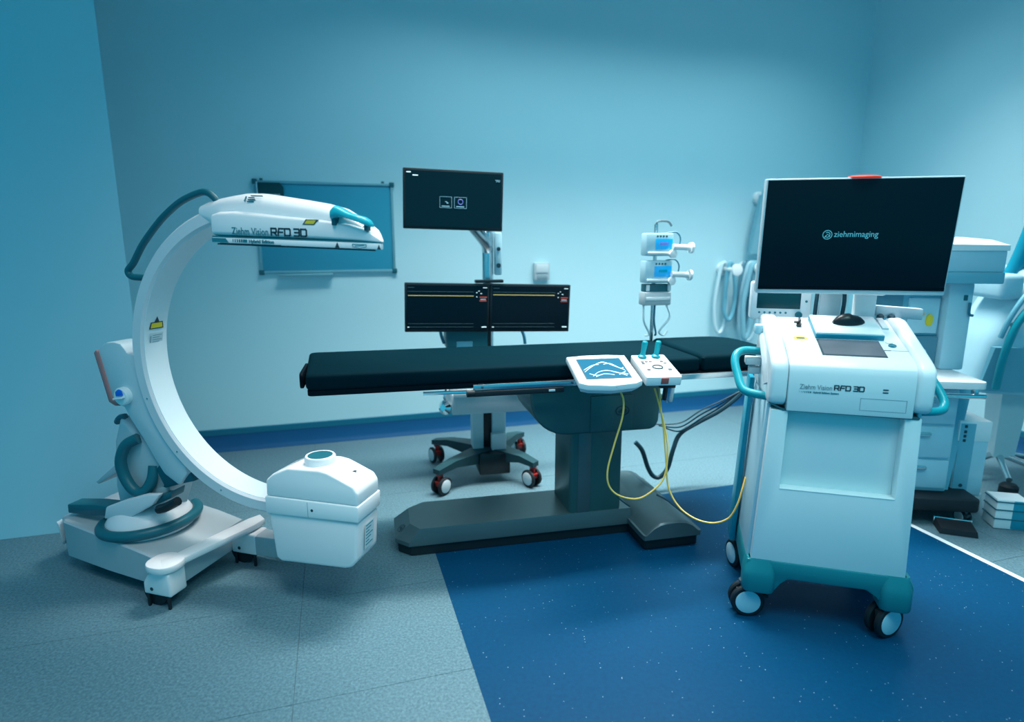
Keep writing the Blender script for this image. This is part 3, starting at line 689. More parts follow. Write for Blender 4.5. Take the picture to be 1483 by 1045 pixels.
m.tube([(-.110, -.0155, -.006), (-.100, -.0155, .006), (-.092, -.0155, -.004)], .0014, n=6, smooth=2)
TM(m).build('screen_emblem', 'glow_teal', scr)
TM(MB().lathe([(.054, 0), (.055, .003), (.045, .006), (.025, .008), (0, .0085)], (.008, .008, .210))).build('warning_lamp', 'red_lamp', scr, 'flat red warning lamp')
TM(MB().box((-.15, .03, -.10), (.15, .07, .10), .015)).build('rear_hump', 'pale_grey', scr)
TM(MB().box((-.02, .03, -.20), (.10, .18, -.10), .01)).build('screen_arm', 'pale_grey', scr)
# vital signs display on an arm behind the console
VX, VY, VZ = -.172, .400, 1.250
vd = MB().box((VX - .125, VY - .01, VZ - .075), (VX + .115, VY + .06, VZ + .085), .010).build('side_display', 'white_plastic', MC, 'small white display unit with round knob')
MB().box((VX - .100, VY - .0125, VZ - .028), (VX + .072, VY - .009, VZ + .070), .001).build('display_glass', 'screen_dark_green', vd)
for k in range(6): MB().cyl((VX - .088 + .021 * k, VY - .014, VZ - .045), (VX - .088 + .021 * k, VY - .009, VZ - .045), .0045, n=10).build('button', 'ink_teal', vd)
for k in range(2): MB().cyl((VX + .094, VY - .014, VZ + .045 - .040 * k), (VX + .094, VY - .009, VZ + .045 - .040 * k), .005, n=10).build('button', 'ink_teal', vd)
MB().lathe([(.014, 0), (.013, .012), (0, .013)], (VX + .068, VY - .010, VZ - .052), (0, -1, 0)).build('selector_knob', 'teal_dark', vd)
MB().box((VX - .02, VY + .0, 1.10), (VX + .02, VY + .04, VZ - .06), .004).build('display_post', 'pale_grey', MC)

# mouse lying on the tray
msM = MC.matrix_basis @ Mtop(.058, .268, .0265)
ms = thing('computer_mouse', 'small black computer mouse on the white tray of the cart', 'mouse', (0, 0, 0))
rings = []
for t in range(9):
    x = -.058 + .116 * t / 8; f = math.sqrt(max(0.02, 1 - ((t - 4) / 4.15) ** 2)); hh = .036 * f * (1.12 if t < 5 else .92)
    rings.append([(x, .031 * f * math.cos(PI * k / 8), max(0, hh * math.sin(PI * k / 8))) for k in range(9)])
Mrot = msM @ Matrix.Rotation(R(8), 4, 'Z')
b_ = MB().loft(rings); bmesh.ops.transform(b_.bm, matrix=Mrot, verts=b_.bm.verts); b_.build('shell', 'black', ms)
b_ = MB().box((.018, -.004, .022), (.034, .004, .030), .003); bmesh.ops.transform(b_.bm, matrix=Mrot, verts=b_.bm.verts); b_.build('scroll_wheel', 'dark_steel', ms)

# ================================================================== TOUCH PANEL AND JOYSTICK BOX on the table rail
TP = thing('touch_panel', 'white control tablet with blue x-ray picture on the table rail', 'control panel', (0, 0, 0))
OTM = Matrix.Translation((0.55, 3.0, 0)) @ Matrix.Rotation(R(12.5), 4, 'Z')
PM = OTM @ Matrix.Translation((-.235, -.395, .948)) @ Matrix.Rotation(R(-2), 4, 'Z') @ Matrix.Rotation(R(18), 4, 'X') @ Matrix.Scale(1.09, 4)
def PT(mb, M): bmesh.ops.transform(mb.bm, matrix=M, verts=mb.bm.verts); return mb
out_t = [(-.128, .115), (-.05, .124), (.05, .124), (.128, .115), (.130, -.095), (.10, -.112), (.0, -.125), (-.10, -.112), (-.130, -.095)]
bd = PT(MB().loft([[(x * .90, y * .86, -.046) for x, y in out_t], [(x, y, -.022) for x, y in out_t], [(x, y, -.004) for x, y in out_t], [(x * .985, y * .985, 0) for x, y in out_t]]), PM).build('casing', 'white_shell', TP)
PT(MB().box((-.094, -.070, -.001), (.096, .092, .0012)), PM).build('bezel', 'ink', TP)
PT(MB().box((-.090, -.066, .001), (.092, .088, .0018)), PM).build('screen', 'screen_blue', TP)
m = MB()
for pts in ([(-.085, -.015), (-.05, .02), (-.01, .050), (.02, .055), (.05, .025), (.085, -.01)], [(-.06, -.05), (-.03, -.02), (.01, -.01), (.05, -.03), (.08, -.055)], [(-.02, .045), (.01, .06), (.03, .045)], [(-.07, -.03), (-.045, -.045), (-.02, -.04)], [(.03, -.02), (.06, -.035), (.085, -.02)], [(-.085, .0), (-.04, .035), (-.01, .04)], [(.01, .04), (.04, .045), (.07, .005), (.085, .01)], [(-.05, -.055), (-.01, -.035), (.03, -.045)], [(.05, -.045), (.07, -.035), (.088, -.045)]):
    m.tube([(x, y, .0022) for x, y in pts], .0016, n=5, smooth=4)
PT(m, PM).build('screen_picture', 'glow_white', TP)
PT(MB().cyl((.012, -.121, -.014), (.012, -.112, -.010), .007, n=14), PM).build('stop_knob', 'red_dark', TP)
PT(MB().box((-.01, -.088, 0), (.03, -.085, .0008)), PM).build('print_line', 'ink', TP)
PT(MB().box((-.03, .02, -.12), (.03, .07, -.045), .006), PM).build('rail_bracket', 'dark_steel', TP)

JB = thing('joystick_box', 'white control box with two teal joysticks on the table rail', 'control box', (0, 0, 0))
JM = OTM @ Matrix.Translation((.020, -.380, .952)) @ Matrix.Rotation(R(-6), 4, 'Z') @ Matrix.Rotation(R(13), 4, 'X') @ Matrix.Scale(1.12, 4)
PT(MB().prism(rrect(-.072, -.105, .072, .110, .008), -.038, 0, 'xy', bev=.003), JM).build('casing', 'white_shell', JB)
for x in (-.030, .028):
    j = PT(MB().lathe([(.019, 0), (.018, .006), (.011, .012), (.010, .02), (.012, .055), (.0115, .066), (.008, .070), (0, .071)], (x, .085, 0), (.12, .15, 1), n=16), JM).build('joystick', 'handle_teal', JB)
PT(MB().tube([(.002 + .020 * math.cos(R(36 * k)), -.015 + .017 * math.sin(R(36 * k)), .001) for k in range(10)], .0035, n=6, smooth=3, closed=True), JM).build('dial_ring', 'ink', JB)
for x, y in ((-.045, .038), (-.028, .038), (-.011, .038), (-.045, .022), (.036, .038), (.046, .022)): PT(MB().box((x - .006, y - .005, -.001), (x + .006, y + .005, .0025), .001), JM).build('key', 'ink', JB)
for x in (-.042, .045): PT(MB().box((x - .007, -.045, 0), (x + .007, -.033, .003), .001), JM).build('key', 'ink', JB)
PT(MB().box((-.012, -.108, -.030), (.018, -.100, -.004), .002), JM).build('socket_plate', 'red_dark', JB, 'dull red socket plate')
PT(MB().box((-.010, -.095, -.055), (.055, -.070, -.038), .002), JM).build('clamp_plate', 'black', JB)
PT(MB().box((.028, -.085, -.125), (.058, -.060, -.040), .004), JM).build('clamp_block', 'steel', JB)
PT(MB().box((.016, -.085, -.115), (.028, -.065, -.040), .002), JM).build('clamp_jaw', 'black', JB)

# ================================================================== cables at the table
def at(px, py, Y):
    """point at depth Y seen under a given direction (used only to lay the cables out)"""
    p = R(11.3); a = (px - 741.5) / 860; b = (522.5 - py) / 860
    d = Vector((a, math.cos(p) + b * math.sin(p), -math.sin(p) + b * math.cos(p)))
    return Vector((0, 0, 1.5)) + d * (Y / d.y)
def cable(name, label, pts, r, m_, cat='cable', n=8, group=None):
    return tag(MB().tube(pts, r, n=n, smooth=7).build(name, m_), label, cat, group)
cable('signal_cable', 'yellow cable looping down from the control tablet to the joystick box', [at(898, 566, 2.55), at(903, 580, 2.54), at(901, 605, 2.53), at(890, 642, 2.52), at(880, 680, 2.50), at(882, 703, 2.50), at(896, 717, 2.50), at(922, 722, 2.50), at(944, 711, 2.51), at(962, 690, 2.53), at(967, 650, 2.56), at(962, 615, 2.60), at(953, 580, 2.62), at(948, 562, 2.64)], .0042, 'cable_yellow')
cable('signal_cable', 'yellow cable sagging from the joystick box across to the white cart', [at(955, 562, 2.66), at(957, 590, 2.65), at(962, 630, 2.63), at(965, 670, 2.60), at(968, 705, 2.58), at(982, 732, 2.55), at(1005, 750, 2.50), at(1032, 757, 2.46), at(1055, 750, 2.44), at(1068, 730, 2.43), at(1075, 708, 2.44), at(1080, 690, 2.46)], .0042, 'cable_yellow')
cable('power_cable', 'short black cable lying over the cross foot of the table', [at(893, 718, 2.72), at(902, 726, 2.72), at(912, 733, 2.73)], .004, 'cable_dark')
cable('power_cable', 'thin black cable hanging from the joystick box', [at(966, 558, 2.66), at(964, 570, 2.66), at(957, 580, 2.66)], .0032, 'cable_dark')
cable('floor_cable', 'dark cable running over the blue floor beside the cross foot', [at(951, 716, 2.86), at(966, 724, 2.82), at(984, 738, 2.74), at(1002, 749, 2.70)], .0045, 'cable_dark')
# dark hose slung beneath the table, with its thin lines
cable('floor_hose', 'thick dark hose hanging in a loop under the table end', [at(920, 640, 3.42), at(930, 652, 3.42), at(938, 676, 3.42), at(946, 689, 3.42), at(956, 690, 3.42), at(967, 677, 3.43), at(975, 650, 3.45), at(985, 628, 3.48), at(1010, 612, 3.5), at(1040, 596, 3.5), at(1062, 580, 3.5), at(1076, 566, 3.5)], .014, 'hose_dark', 'hose')
cb = thing('cable_bundle', 'bundle of thin dark cables running up to the table end', 'cable', at(1015, 600, 3.5))
for k in range(3):
    o_ = cb.location
    MB().tube([at(960 - 6 * k, 618 - 2 * k, 3.46) - o_, at(985, 624 - 6 * k, 3.47) - o_, at(1015, 606 - 6 * k, 3.47) - o_, at(1045, 588 - 4 * k, 3.47) - o_, at(1072, 566, 3.47) - o_], .0045, n=6, smooth=7).build('strand', 'cable_dark', cb)

# ================================================================== MONITOR TROLLEY behind the table
MT = thing('monitor_trolley', 'tall trolley behind the table with three dark screens', 'monitor trolley', (-.14, 3.72, 0), 12)
cs = [(-.36, -.27), (.22, -.27), (-.33, .27), (.26, .30)]
m = MB()
for x, y in cs:
    d = Vector((x, y, 0)).normalized(); n_ = Vector((-d.y, d.x, 0))
    a = Vector((0, 0, 0)); e = Vector((x, y, 0))
    m.loft([[a + n_ * .07 + Vector((0, 0, .10)), a - n_ * .07 + Vector((0, 0, .10)), a - n_ * .07 + Vector((0, 0, .20)), a + n_ * .07 + Vector((0, 0, .20))],
            [e * .75 + n_ * .035 + Vector((0, 0, .145)), e * .75 - n_ * .035 + Vector((0, 0, .145)), e * .75 - n_ * .035 + Vector((0, 0, .19)), e * .75 + n_ * .035 + Vector((0, 0, .19))],
            [e * 1.06 + n_ * .028 + Vector((0, 0, .135)), e * 1.06 - n_ * .028 + Vector((0, 0, .135)), e * 1.06 - n_ * .028 + Vector((0, 0, .165)), e * 1.06 + n_ * .028 + Vector((0, 0, .165))]])
m.build('star_base', 'trolley_base', MT)
MB().box((-.10, -.16, .05), (.10, .06, .19), .012).build('ballast_box', 'black', MT)
for i, (x, y) in enumerate(cs): castor(MT, x, y, .055, (-48, 30, 20, 10)[i], wid=.02, hub='pale_grey', tire=('rubber', 'rubber', 'rubber', 'rubber')[i], brake=False, fork='red_plastic', gap=.022)
MB().box((-.125, -.06, .19), (-.055, .05, .58), .008).build('column', 'pale_grey', MT)
MB().box((-.055, -.045, .19), (.0, .05, 1.05), .006).build('cable_duct', 'black', MT)
MB().box((.0, -.06, .19), (.09, .05, .58), .008).build('column', 'pale_grey', MT)
MB().box((-.01, -.10, .19), (.085, -.05, .30), .008).build('foot_box', 'pale_grey', MT)
MB().cyl((-.01, .0, .55), (-.01, .0, 1.62), .034, n=24).build('mast', 'steel', MT)
MB().box((-.27, -.20, .47), (.22, .10, .60), .008).build('equipment_box', 'pale_grey', MT)
MB().box((-.26, -.225, .585), (.21, -.18, .62), .006).build('box_ledge', 'white_plastic', MT)
MB().lathe([(.03, 0), (.045, .01), (.045, .03), (.02, .05), (0, .05)], (-.29, -.12, .50), (-.6, -.7, .2), n=16).build('clamp_knob', 'chrome', MT)
m = MB().tube([(-.29, -.13, .63), (-.305, -.14, .57), (-.285, -.13, .52)], .012, n=8); m.build('clamp_hook', 'chrome', MT)
MB().box((-.28, -.06, .84), (-.02, .16, 1.02), .02).build('computer_case', 'teal_dark', MT)
MB().box((-.22, -.065, .86), (-.12, -.058, .90), .01).build('case_light', 'panel_blue', MT)
m = MB().tube([(.10, .02, 1.02), (.17, .0, .99), (.215, .0, .93), (.23, .0, .86)], .010, n=8); m.build('data_cable', 'cable_blue', MT)
m = MB().tube([(-.30, .02, 1.02), (-.31, .0, .95), (-.29, .0, .88)], .010, n=8); m.build('data_cable', 'cable_blue', MT)
# upper arm and upper screen
MB().tube([(-.01, .0, 1.45), (-.03, -.04, 1.50), (-.10, -.07, 1.58), (-.17, -.08, 1.66)], .036, n=14).build('tilt_arm', 'steel', MT)
MB().box((.03, -.03, 1.30), (.075, .02, 1.56), .01).build('arm_bracket', 'pale_blue', MT)
MB().cyl((.052, -.035, 1.46), (.052, -.028, 1.46), .012, n=12).build('bracket_bolt', 'cable_dark', MT)
MB().cyl((.052, -.035, 1.36), (.052, -.028, 1.36), .014, n=12).build('bracket_bolt', 'cable_dark', MT)
def flat_screen(parent, cx, cy, cz, w_, h_, roll, m_screen, yaw=0):
    M = Matrix.Translation((cx, cy, cz)) @ Matrix.Rotation(R(yaw), 4, 'Z') @ Matrix.Rotation(R(roll), 4, 'Y')
    c = MB().box((-w_ / 2, -.012, -h_ / 2), (w_ / 2, .028, h_ / 2), .005, M=M).build('screen_case', 'black', parent)
    MB().box((-w_ / 2 + .012, -.0142, -h_ / 2 + .016), (w_ / 2 - .012, -.0118, h_ / 2 - .012), M=M).build('screen_glass', m_screen, c)
    MB().box((-.07, .028, -.07), (.07, .06, .07), .008, M=M).build('screen_mount', 'dark_steel', c)
    return c, M
us_, UM = flat_screen(MT, -.228, -.12, 1.738, .578, .335, 1.6, 'screen_teal', 0)
def bars(M, items, m_, parent, name):
    mb = MB()
    for x0, z0, x1, z1 in items: mb.box((x0, -.0156, z0), (x1, -.0142, z1), M=M)
    return mb.build(name, m_, parent)
def outline(x0, z0, x1, z1, t=.0018):
    return [(x0, z0, x1, z0 + t), (x0, z1 - t, x1, z1), (x0, z0, x0 + t, z1), (x1 - t, z0, x1, z1)]
bars(UM, outline(-.082, -.045, -.012, .018) + outline(.002, -.045, .074, .018), 'glow_dim', us_, 'icon_frame')
bars(UM, [(-.070, -.038, -.025, -.033), (.014, -.038, .060, -.033), (-.05, -.012, -.04, -.008), (-.042, -.02, -.032, -.014)], 'glow_dim', us_, 'icon_print')
m = MB().tube([(.038 + .014 * math.cos(R(a)), -.0152, -.008 + .014 * math.sin(R(a))) for a in range(0, 360, 30)], .002, n=5, smooth=2, closed=True, M=UM)
m.build('icon_ring', 'glow_violet', us_)
bars(UM, [(-.27, .142, -.245, .147), (-.235, .126, -.205, .131)], 'glow_white', us_, 'screen_print')
bars(UM, [(.24, .120, .268, .123), (.245, .113, .268, .116)], 'glow_dim', us_, 'screen_print')
# lower pair of screens
for k, cx in enumerate((-.278, .228)):
    s_, LM = flat_screen(MT, cx, -.13, 1.118 - .0135 * k, .503, .290, 1.6, 'screen_black', 0)
    if k == 0: trace = [(-.232, .070, .155, .0735)]
    else: trace = [(-.232, .078, .150, .0815)]
    bars(LM, trace, 'glow_yellow', s_, 'trace_line')
    bars(LM, [(-.232, .095, .155, .0965), (-.232, .118, -.195, .120), (-.232, -.095, .155, -.0938), (-.232, -.115, .155, -.1138)], 'glow_faint', s_, 'trace_line')
    bars(LM, [(.190, .062, .235, .068), (.190, .040, .232, .046)], 'glow_red', s_, 'red_reading')
    bars(LM, [(.170, .090, .176, .094), (.182, .100, .190, .103), (.195, .085, .205, .088), (.21, .12, .235, .123), (.170, .065, .176, .069), (.205, -.117, .235, -.112), (-.236, -.117, -.226, -.113)], 'glow_white', s_, 'white_reading')
    bars(LM, [(.195, .049, .228, .055)], 'glow_dim', s_, 'pale_reading')
MB().box((-.11, -.150, 1.262), (.06, -.10, 1.280), .003).build('screen_bracket', 'black', MT)
MB().box((-.12, -.10, 1.0), (.10, .0, 1.22), .01).build('screen_plate', 'dark_steel', MT)

# ================================================================== BACK WALL ITEMS
WB = (-2.169, 4.108)   # where wall coordinate 0 lies
vwall = WB[0] * rv.x + WB[1] * rv.y
def wl(s, d, z):       # s along the wall, d out of the wall, z up
    u0 = WB[0] * ru.x + WB[1] * ru.y
    return rp(u0 + s, VB - d, z)
WM = Matrix.Translation(wl(0, 0, 0)) @ Matrix.Rotation(R(RA), 4, 'Z')     # local: x along wall, -y out of wall
wbd = thing('whiteboard', 'blue framed board hung on the wall behind the scanner', 'board', wl(.885, 0, 1.287), RA)
MB().box((-.462, -.014, .006), (.462, -.004, .620), .002).build('board_face', 'board_blue', wbd)
for lo, hi in (((-.470, -.022, -.004), (.470, -.001, .014)), ((-.470, -.022, .612), (.470, -.001, .630)), ((-.470, -.022, .01), (-.452, -.001, .62)), ((.452, -.022, .01), (.470, -.001, .62))):
    MB().box(lo, hi, .003).build('frame_bar', 'board_frame', wbd)
for x in (-.462, .462):
    for z in (.004, .622): MB().box((x - .018, -.026, z - .018), (x + .018, -.0005, z + .018), .006).build('frame_corner', 'teal_dark', wbd)
MB().box((-.35, -.06, -.022), (.02, -.002, -.006), .004).build('pen_tray', 'board_frame', wbd)
for x in (-.42, .40): MB().box((x - .01, -.018, .628), (x + .01, -.002, .645), .002).build('hanger_clip', 'teal_dark', wbd)
ws = thing('name_sign', 'small dark sign with pale lettering on the corner of the board', 'sign', wl(.515, .030, 1.80), RA)
MB().prism([(-.075, 0), (.092, 0), (.092, .075), (.070, .102), (-.075, .102)], -.012, .0, 'xz', bev=.002).build('sign_plate', 'screen_dark_green', ws)
MB().box((-.082, -.014, 0), (-.074, .0, .105), .002).build('sign_edge', 'pale_blue', ws)
m = MB()
for k in range(9): m.box((-.055 + .014 * k, -.0132, .016), (-.045 + .014 * k, -.0118, .026))
m.build('sign_print', 'sticker_white', ws)
so = thing('wall_socket', 'grey socket box on the wall right of the small screens', 'socket', wl(2.505, 0, 1.20), RA)
MB().box((-.065, -.045, 0), (.065, -.0005, .14), .008).build('socket_box', 'grey_plastic', so)
MB().box((-.052, -.052, .06), (.052, -.044, .128), .006).build('socket_flap', 'pale_grey', so)
MB().box((-.045, -.049, .012), (.045, -.044, .045), .004).build('socket_label', 'ink_grey', so)

# hooks with hanging hoses at the right of the back wall
def hook(s, z, label):
    t = thing('wall_hook', label, 'hook', wl(s, 0, z), RA)
    MB().lathe([(.055, 0), (.055, .02), (.045, .028), (0, .028)], (0, -.0005, 0), (0, -1, 0)).build('hook_plate', 'white_plastic', t)
    MB().lathe([(.016, 0), (.016, .17), (.05, .178), (.05, .20), (.03, .205), (0, .205)], (0, -.026, 0), (0, -1, 0)).build('hook_peg', 'white_shell', t)
    return t
hook(4.20, 1.27, 'round white wall hook holding pale hoses')
hook(4.43, 1.28, 'round white wall hook beside the large screen, holding grey hoses')
hook(4.52, 1.88, 'round white wall hook holding the folded blue sling')
hang = [('pale hose hanging in a long loop from the first wall hook', 'clear_tube', 4.19, -.07, .05, .62, .016), ('blue-grey hose hanging in a narrow loop from the first wall hook', 'panel_blue', 4.22, -.03, .07, .50, .018),
        ('dark hose hanging in a narrow loop under the second wall hook', 'panel_grey_blue', 4.41, -.05, .05, .58, .020), ('pale blue hose hanging in the longest loop from the second wall hook', 'pale_blue', 4.44, -.09, .10, .70, .018), ('short blue-grey hose coiled over the second wall hook', 'panel_blue', 4.45, -.07, .09, .30, .020),
        ('grey-blue hose hanging straight between both wall hooks', 'cloth_blue', 4.42, -.10, -.02, .66, .022)]
for i, (lab, m_, s, a, b_, ln, r) in enumerate(hang):
    d = (.052, .094, .052, .094, .136, .178)[i]; z = 1.325
    pts = [wl(s, d, z), wl(s + a * .5, d, z - .05), wl(s + a, d, z - ln * .5), wl(s + a * .85, d, z - ln * .85), wl(s + (a + b_) / 2, d, z - ln), wl(s + b_ * .85, d, z - ln * .85), wl(s + b_, d, z - ln * .5), wl(s + b_ * .5, d, z - .05)]
    tag(MB().tube(pts, r, n=10, smooth=6, closed=True).build('hanging_hose', m_), lab, 'hose', 'hoses on the wall hooks')
sl = thing('hanging_sling', 'folded blue fabric sling hanging from the upper wall hook', 'sling', wl(4.50, .10, 1.40), RA)
MB().loft([[(-.10, -.02, 0), (.08, -.02, 0), (.08, .03, 0), (-.10, .03, 0)], [(-.085, -.03, .15), (.075, -.02, .15), (.07, .03, .15), (-.085, .03, .15)], [(-.05, -.03, .38), (.06, -.03, .38), (.06, .02, .38), (-.05, .02, .38)], [(-.03, -.03, .50), (.05, -.03, .50), (.05, .02, .50), (-.03, .02, .50)]]).build('sling_cloth', 'cloth_blue', sl)
MB().tube([(-.02, -.005, .48), (.0, -.005, .55), (.02, -.005, .56), (.04, -.005, .48)], .010, n=8).build('sling_loop', 'cloth_blue', sl)

# ================================================================== INFUSION POLE with pumps (clamped to the far table rail)
PX, PY = .36, .384
def pw(x, y, z): return OTM @ Vector((x, y, z))
ip = thing('infusion_pole', 'thin steel infusion pole rising behind the operating table', 'pole', pw(PX, PY, .80), 12.5)
MB().cyl((0, 0, 0), (0, 0, .80), .011, n=14).build('pole_tube', 'steel', ip)
MB().box((-.02, -.037, .045), (.02, .02, .09), .004).build('rail_clamp', 'dark_steel', ip)
MB().lathe([(.018, 0), (.02, .02), (0, .024)], (0, .02, .067), (0, 1, 0), n=14).build('clamp_knob', 'black', ip)
m = MB().tube([(0, 0, .79), (.01, -.0, .815), (.07, 0, .815), (.095, 0, .79)], .006, n=8); m.build('top_hook', 'dark_steel', ip)
def pump(z, label, ysc):
    t = thing('syringe_pump', label, 'pump', pw(PX, PY - .055, z), 12.5)
    MB().box((-.10, -.04, 0), (.065, .035, .125), .010).build('pump_case', 'pale_blue', t)
    MB().box((-.045, -.044, .035), (.058, -.038, .095), .006).build('pump_display', 'pump_blue', t)
    MB().box((-.02, -.046, .06), (.03, -.043, .075), .003).build('display_bar', 'screen_blue' if ysc else 'glow_violet', t)
    MB().box((-.09, -.050, .008), (.06, -.036, .024), .005).build('syringe_tray', 'white_shell', t)
    sy = MB().cyl((.05, -.06, .05), (.15, -.065, .045), .016, n=16).build('syringe', 'white_shell', t)
    MB().cyl((.15, -.065, .045), (.165, -.065, .044), .030, n=18).build('plunger_disc', 'white_shell', sy)
    MB().lathe([(.022, 0), (.024, .02), (0, .026)], (.052, -.045, .012), (.2, -1, 0), n=16).build('lock_knob', 'white_shell', t)
    m = MB().tube([(.03, -.02, .125), (.08, -.03, .13), (.105, -.035, .10), (.10, -.04, .06)], .004, n=6); m.build('drip_line', 'cable_blue', t)
    m = MB()
    for k in range(4): m.box((-.04 + .018 * k, -.0435, .102), (-.03 + .018 * k, -.039, .112))
    m.build('keypad', 'teal_dark', t)
    return t
pump(1.425, 'upper syringe pump with a dark blue bar on its display', 0)
pump(1.275, 'lower syringe pump with a light blue bar on its display', 1)
pc = thing('pump_dock', 'pale grey pump dock below both syringe pumps', 'pump dock', pw(PX, PY - .055, 1.15), 12.5)
MB().box((-.10, -.045, 0), (.065, .035, .075), .008).build('dock_case', 'grey_plastic', pc)
MB().box((-.09, -.0485, .028), (.055, -.044, .048), .002).build('dock_stripe', 'white_shell', pc)
MB().box((-.09, -.03, .075), (.06, .03, .118), .004).build('dock_top', 'teal_dark', pc)
for x in (-.085, .045): MB().box((x, -.035, .080), (x + .02, -.028, .115), .002).build('dock_catch', 'white_shell', pc)
for k, (lab, x0, m_) in enumerate((('clear drip line hanging along the infusion pole', -.09, 'clear_tube'), ('dark drip line twisted around the infusion pole', -.02, 'cable_blue'), ('pale drip line looping away from the infusion pole', .05, 'clear_tube'))):
    pts = [pw(PX + x0, PY - .07, 1.15), pw(PX + x0 * .9 - .005, PY - .075, 1.06), pw(PX + x0 * .3 + .02 * (k - 1), PY - .07, .985), pw(PX + x0 * .9 + .01, PY - .06, .975)] if k != 2 else [pw(PX + .05, PY - .07, 1.15), pw(PX + .07, PY - .08, 1.08), pw(PX + .01, PY - .08, 1.0), pw(PX + .04, PY - .075, .975), pw(PX + .065, PY - .07, 1.0)]
    tag(MB().tube(pts, .0055, n=6, smooth=6).build('drip_line', m_), lab, 'tube')

# ================================================================== ANAESTHESIA MACHINE and neighbours, right
AM = thing('anaesthesia_machine', 'blue and white anaesthesia machine standing behind the workstation cart', 'medical machine', (2.28, 3.27, 0), -8)
MB().prism(rrect(-.30, -.30, .26, .28, .04), .085, .155, 'xy', bev=.008).build('base', 'rubber', AM)
for x in (-.25, .21):
    for y in (-.25, .22): castor(AM, x, y, .040, 15, wid=.014, hub='grey_plastic', brake=False, gap=.010)
MB().box((-.28, -.20, .155), (.13, .26, .735), .015).build('cabinet', 'pale_blue', AM)
for z0, z1 in ((.18, .34), (.355, .53), (.545, .71)):
    d_ = MB().box((-.265, -.215, z0), (.115, -.20, z1), .006).build('drawer', 'pale_blue', AM)
    MB().box((-.14, -.235, z1 - .05), (.0, -.215, z1 - .03), .006).build('handle', 'steel', d_)
MB().loft([[(.13, -.16, .155), (.16, -.16, .155), (.16, .26, .155), (.13, .26, .155)], [(.13, -.08, .735), (.24, -.10, .735), (.24, .26, .735), (.13, .26, .735)]]).build('side_shell', 'panel_blue', AM)
wt = MB().prism(rrect(-.31, -.33, .18, .28, .03), .765, .805, 'xy', bev=.006).build('worktop', 'white_plastic', AM)
MB().cyl((-.29, -.345, .735), (.16, -.345, .735), .013, n=14).build('front_rail', 'chrome', AM)
for x in (-.24, .12): MB().box((x - .01, -.345, .735), (x + .01, -.31, .77), .003).build('rail_bracket', 'steel', AM)
MB().box((-.30, .02, .805), (.10, .26, .985), .010).build('gas_block', 'panel_grey_blue', AM)
MB().cyl((.03, .012, .90), (.03, .022, .90), .012, n=12).build('gas_knob', 'pale_blue', AM)
bp_ = MB().box((-.30, .04, .985), (.10, .26, 1.285), .010).build('instrument_panel', 'panel_blue', AM)
MB().box((-.295, .030, 1.10), (-.10, .044, 1.26), .006).build('flow_display', 'panel_grey_blue', bp_)
MB().box((-.07, .028, 1.0), (.09, .044, 1.20), .008).build('vaporiser', 'pale_blue', bp_)
MB().prism(sup(.04, 1.075, .017, .034, 2.2, 20), .016, .030, 'xz').build('vaporiser_dial', 'sticker_yellow', bp_)
MB().box((-.04, .022, 1.10), (.015, .030, 1.118), .003).build('warm_label', 'warm_sticker', bp_)
MB().box((.10, -.02, .805), (.225, .26, 1.285), .012).build('column', 'pale_blue', AM)
MB().box((.175, -.024, 1.19), (.195, -.018, 1.22), .002).build('column_socket', 'teal_dark', AM)
MB().tube([(.205, -.03, 1.18), (.205, -.035, 1.12), (.225, -.035, 1.11)], .007, n=8).build('hook', 'cable_blue', AM)
MB().prism(rrect(-.32, -.10, .32, .30, .02), 1.285, 1.345, 'xy', bev=.006).build('top_shelf', 'panel_blue', AM)
bxw = thing('monitor_box', 'white box with a bulging lid on top of the anaesthesia machine', 'box', (2.28, 3.27, 1.345), -8)
MB().box((-.28, -.09, 0), (.315, .26, .115), .008).build('box_body', 'pale_blue', bxw)
MB().loft([[(-.285, -.095, .112), (.32, -.095, .112), (.32, .265, .112), (-.285, .265, .112)], [(-.285, -.095, .150), (.32, -.095, .140), (.32, .265, .140), (-.285, .265, .150)], [(-.25, -.06, .180), (.26, -.04, .168), (.26, .22, .168), (-.25, .22, .180)], [(-.15, .0, .190), (.15, .02, .182), (.15, .17, .182), (-.15, .17, .190)]]).build('box_lid', 'white_shell', bxw)

EM = Matrix.Translation((.275, .0, .12))
eb = MB().box((-.085, -.13, 0), (.07, .12, .405), .006, M=EM).build('electronics_unit', 'pale_blue', AM, 'narrow pale electronics unit at the side')
MB().box((-.088, -.133, .31), (.075, .123, .425), .005, M=EM).build('unit_cover', 'white_plastic', eb)
MB().box((-.082, -.1335, .006), (-.004, -.129, .412), .002, M=EM).build('front_face', 'panel_blue', eb)
for z in (.395, .365, .34, .315): MB().box((-.062, -.1355, z - .008), (-.048, -.1325, z + .008), .001, M=EM).build('status_light', 'cable_dark', eb)
MB().cyl((-.04, -.136, .055), (-.04, -.132, .055), .010, n=12, M=EM).build('lock', 'cable_dark', eb)
for k in range(4): MB().box((.073, -.07 + .045 * k, .318), (.105 - .008 * k, -.035 + .045 * k, .412), .004, M=EM).build('cooling_fin', 'white_plastic', eb)
MB().prism(rrect(-.09, -.12, .10, .12, .03), -.10, .0, 'xy', bev=.008, M=EM).build('foot_block', 'pale_grey', eb)

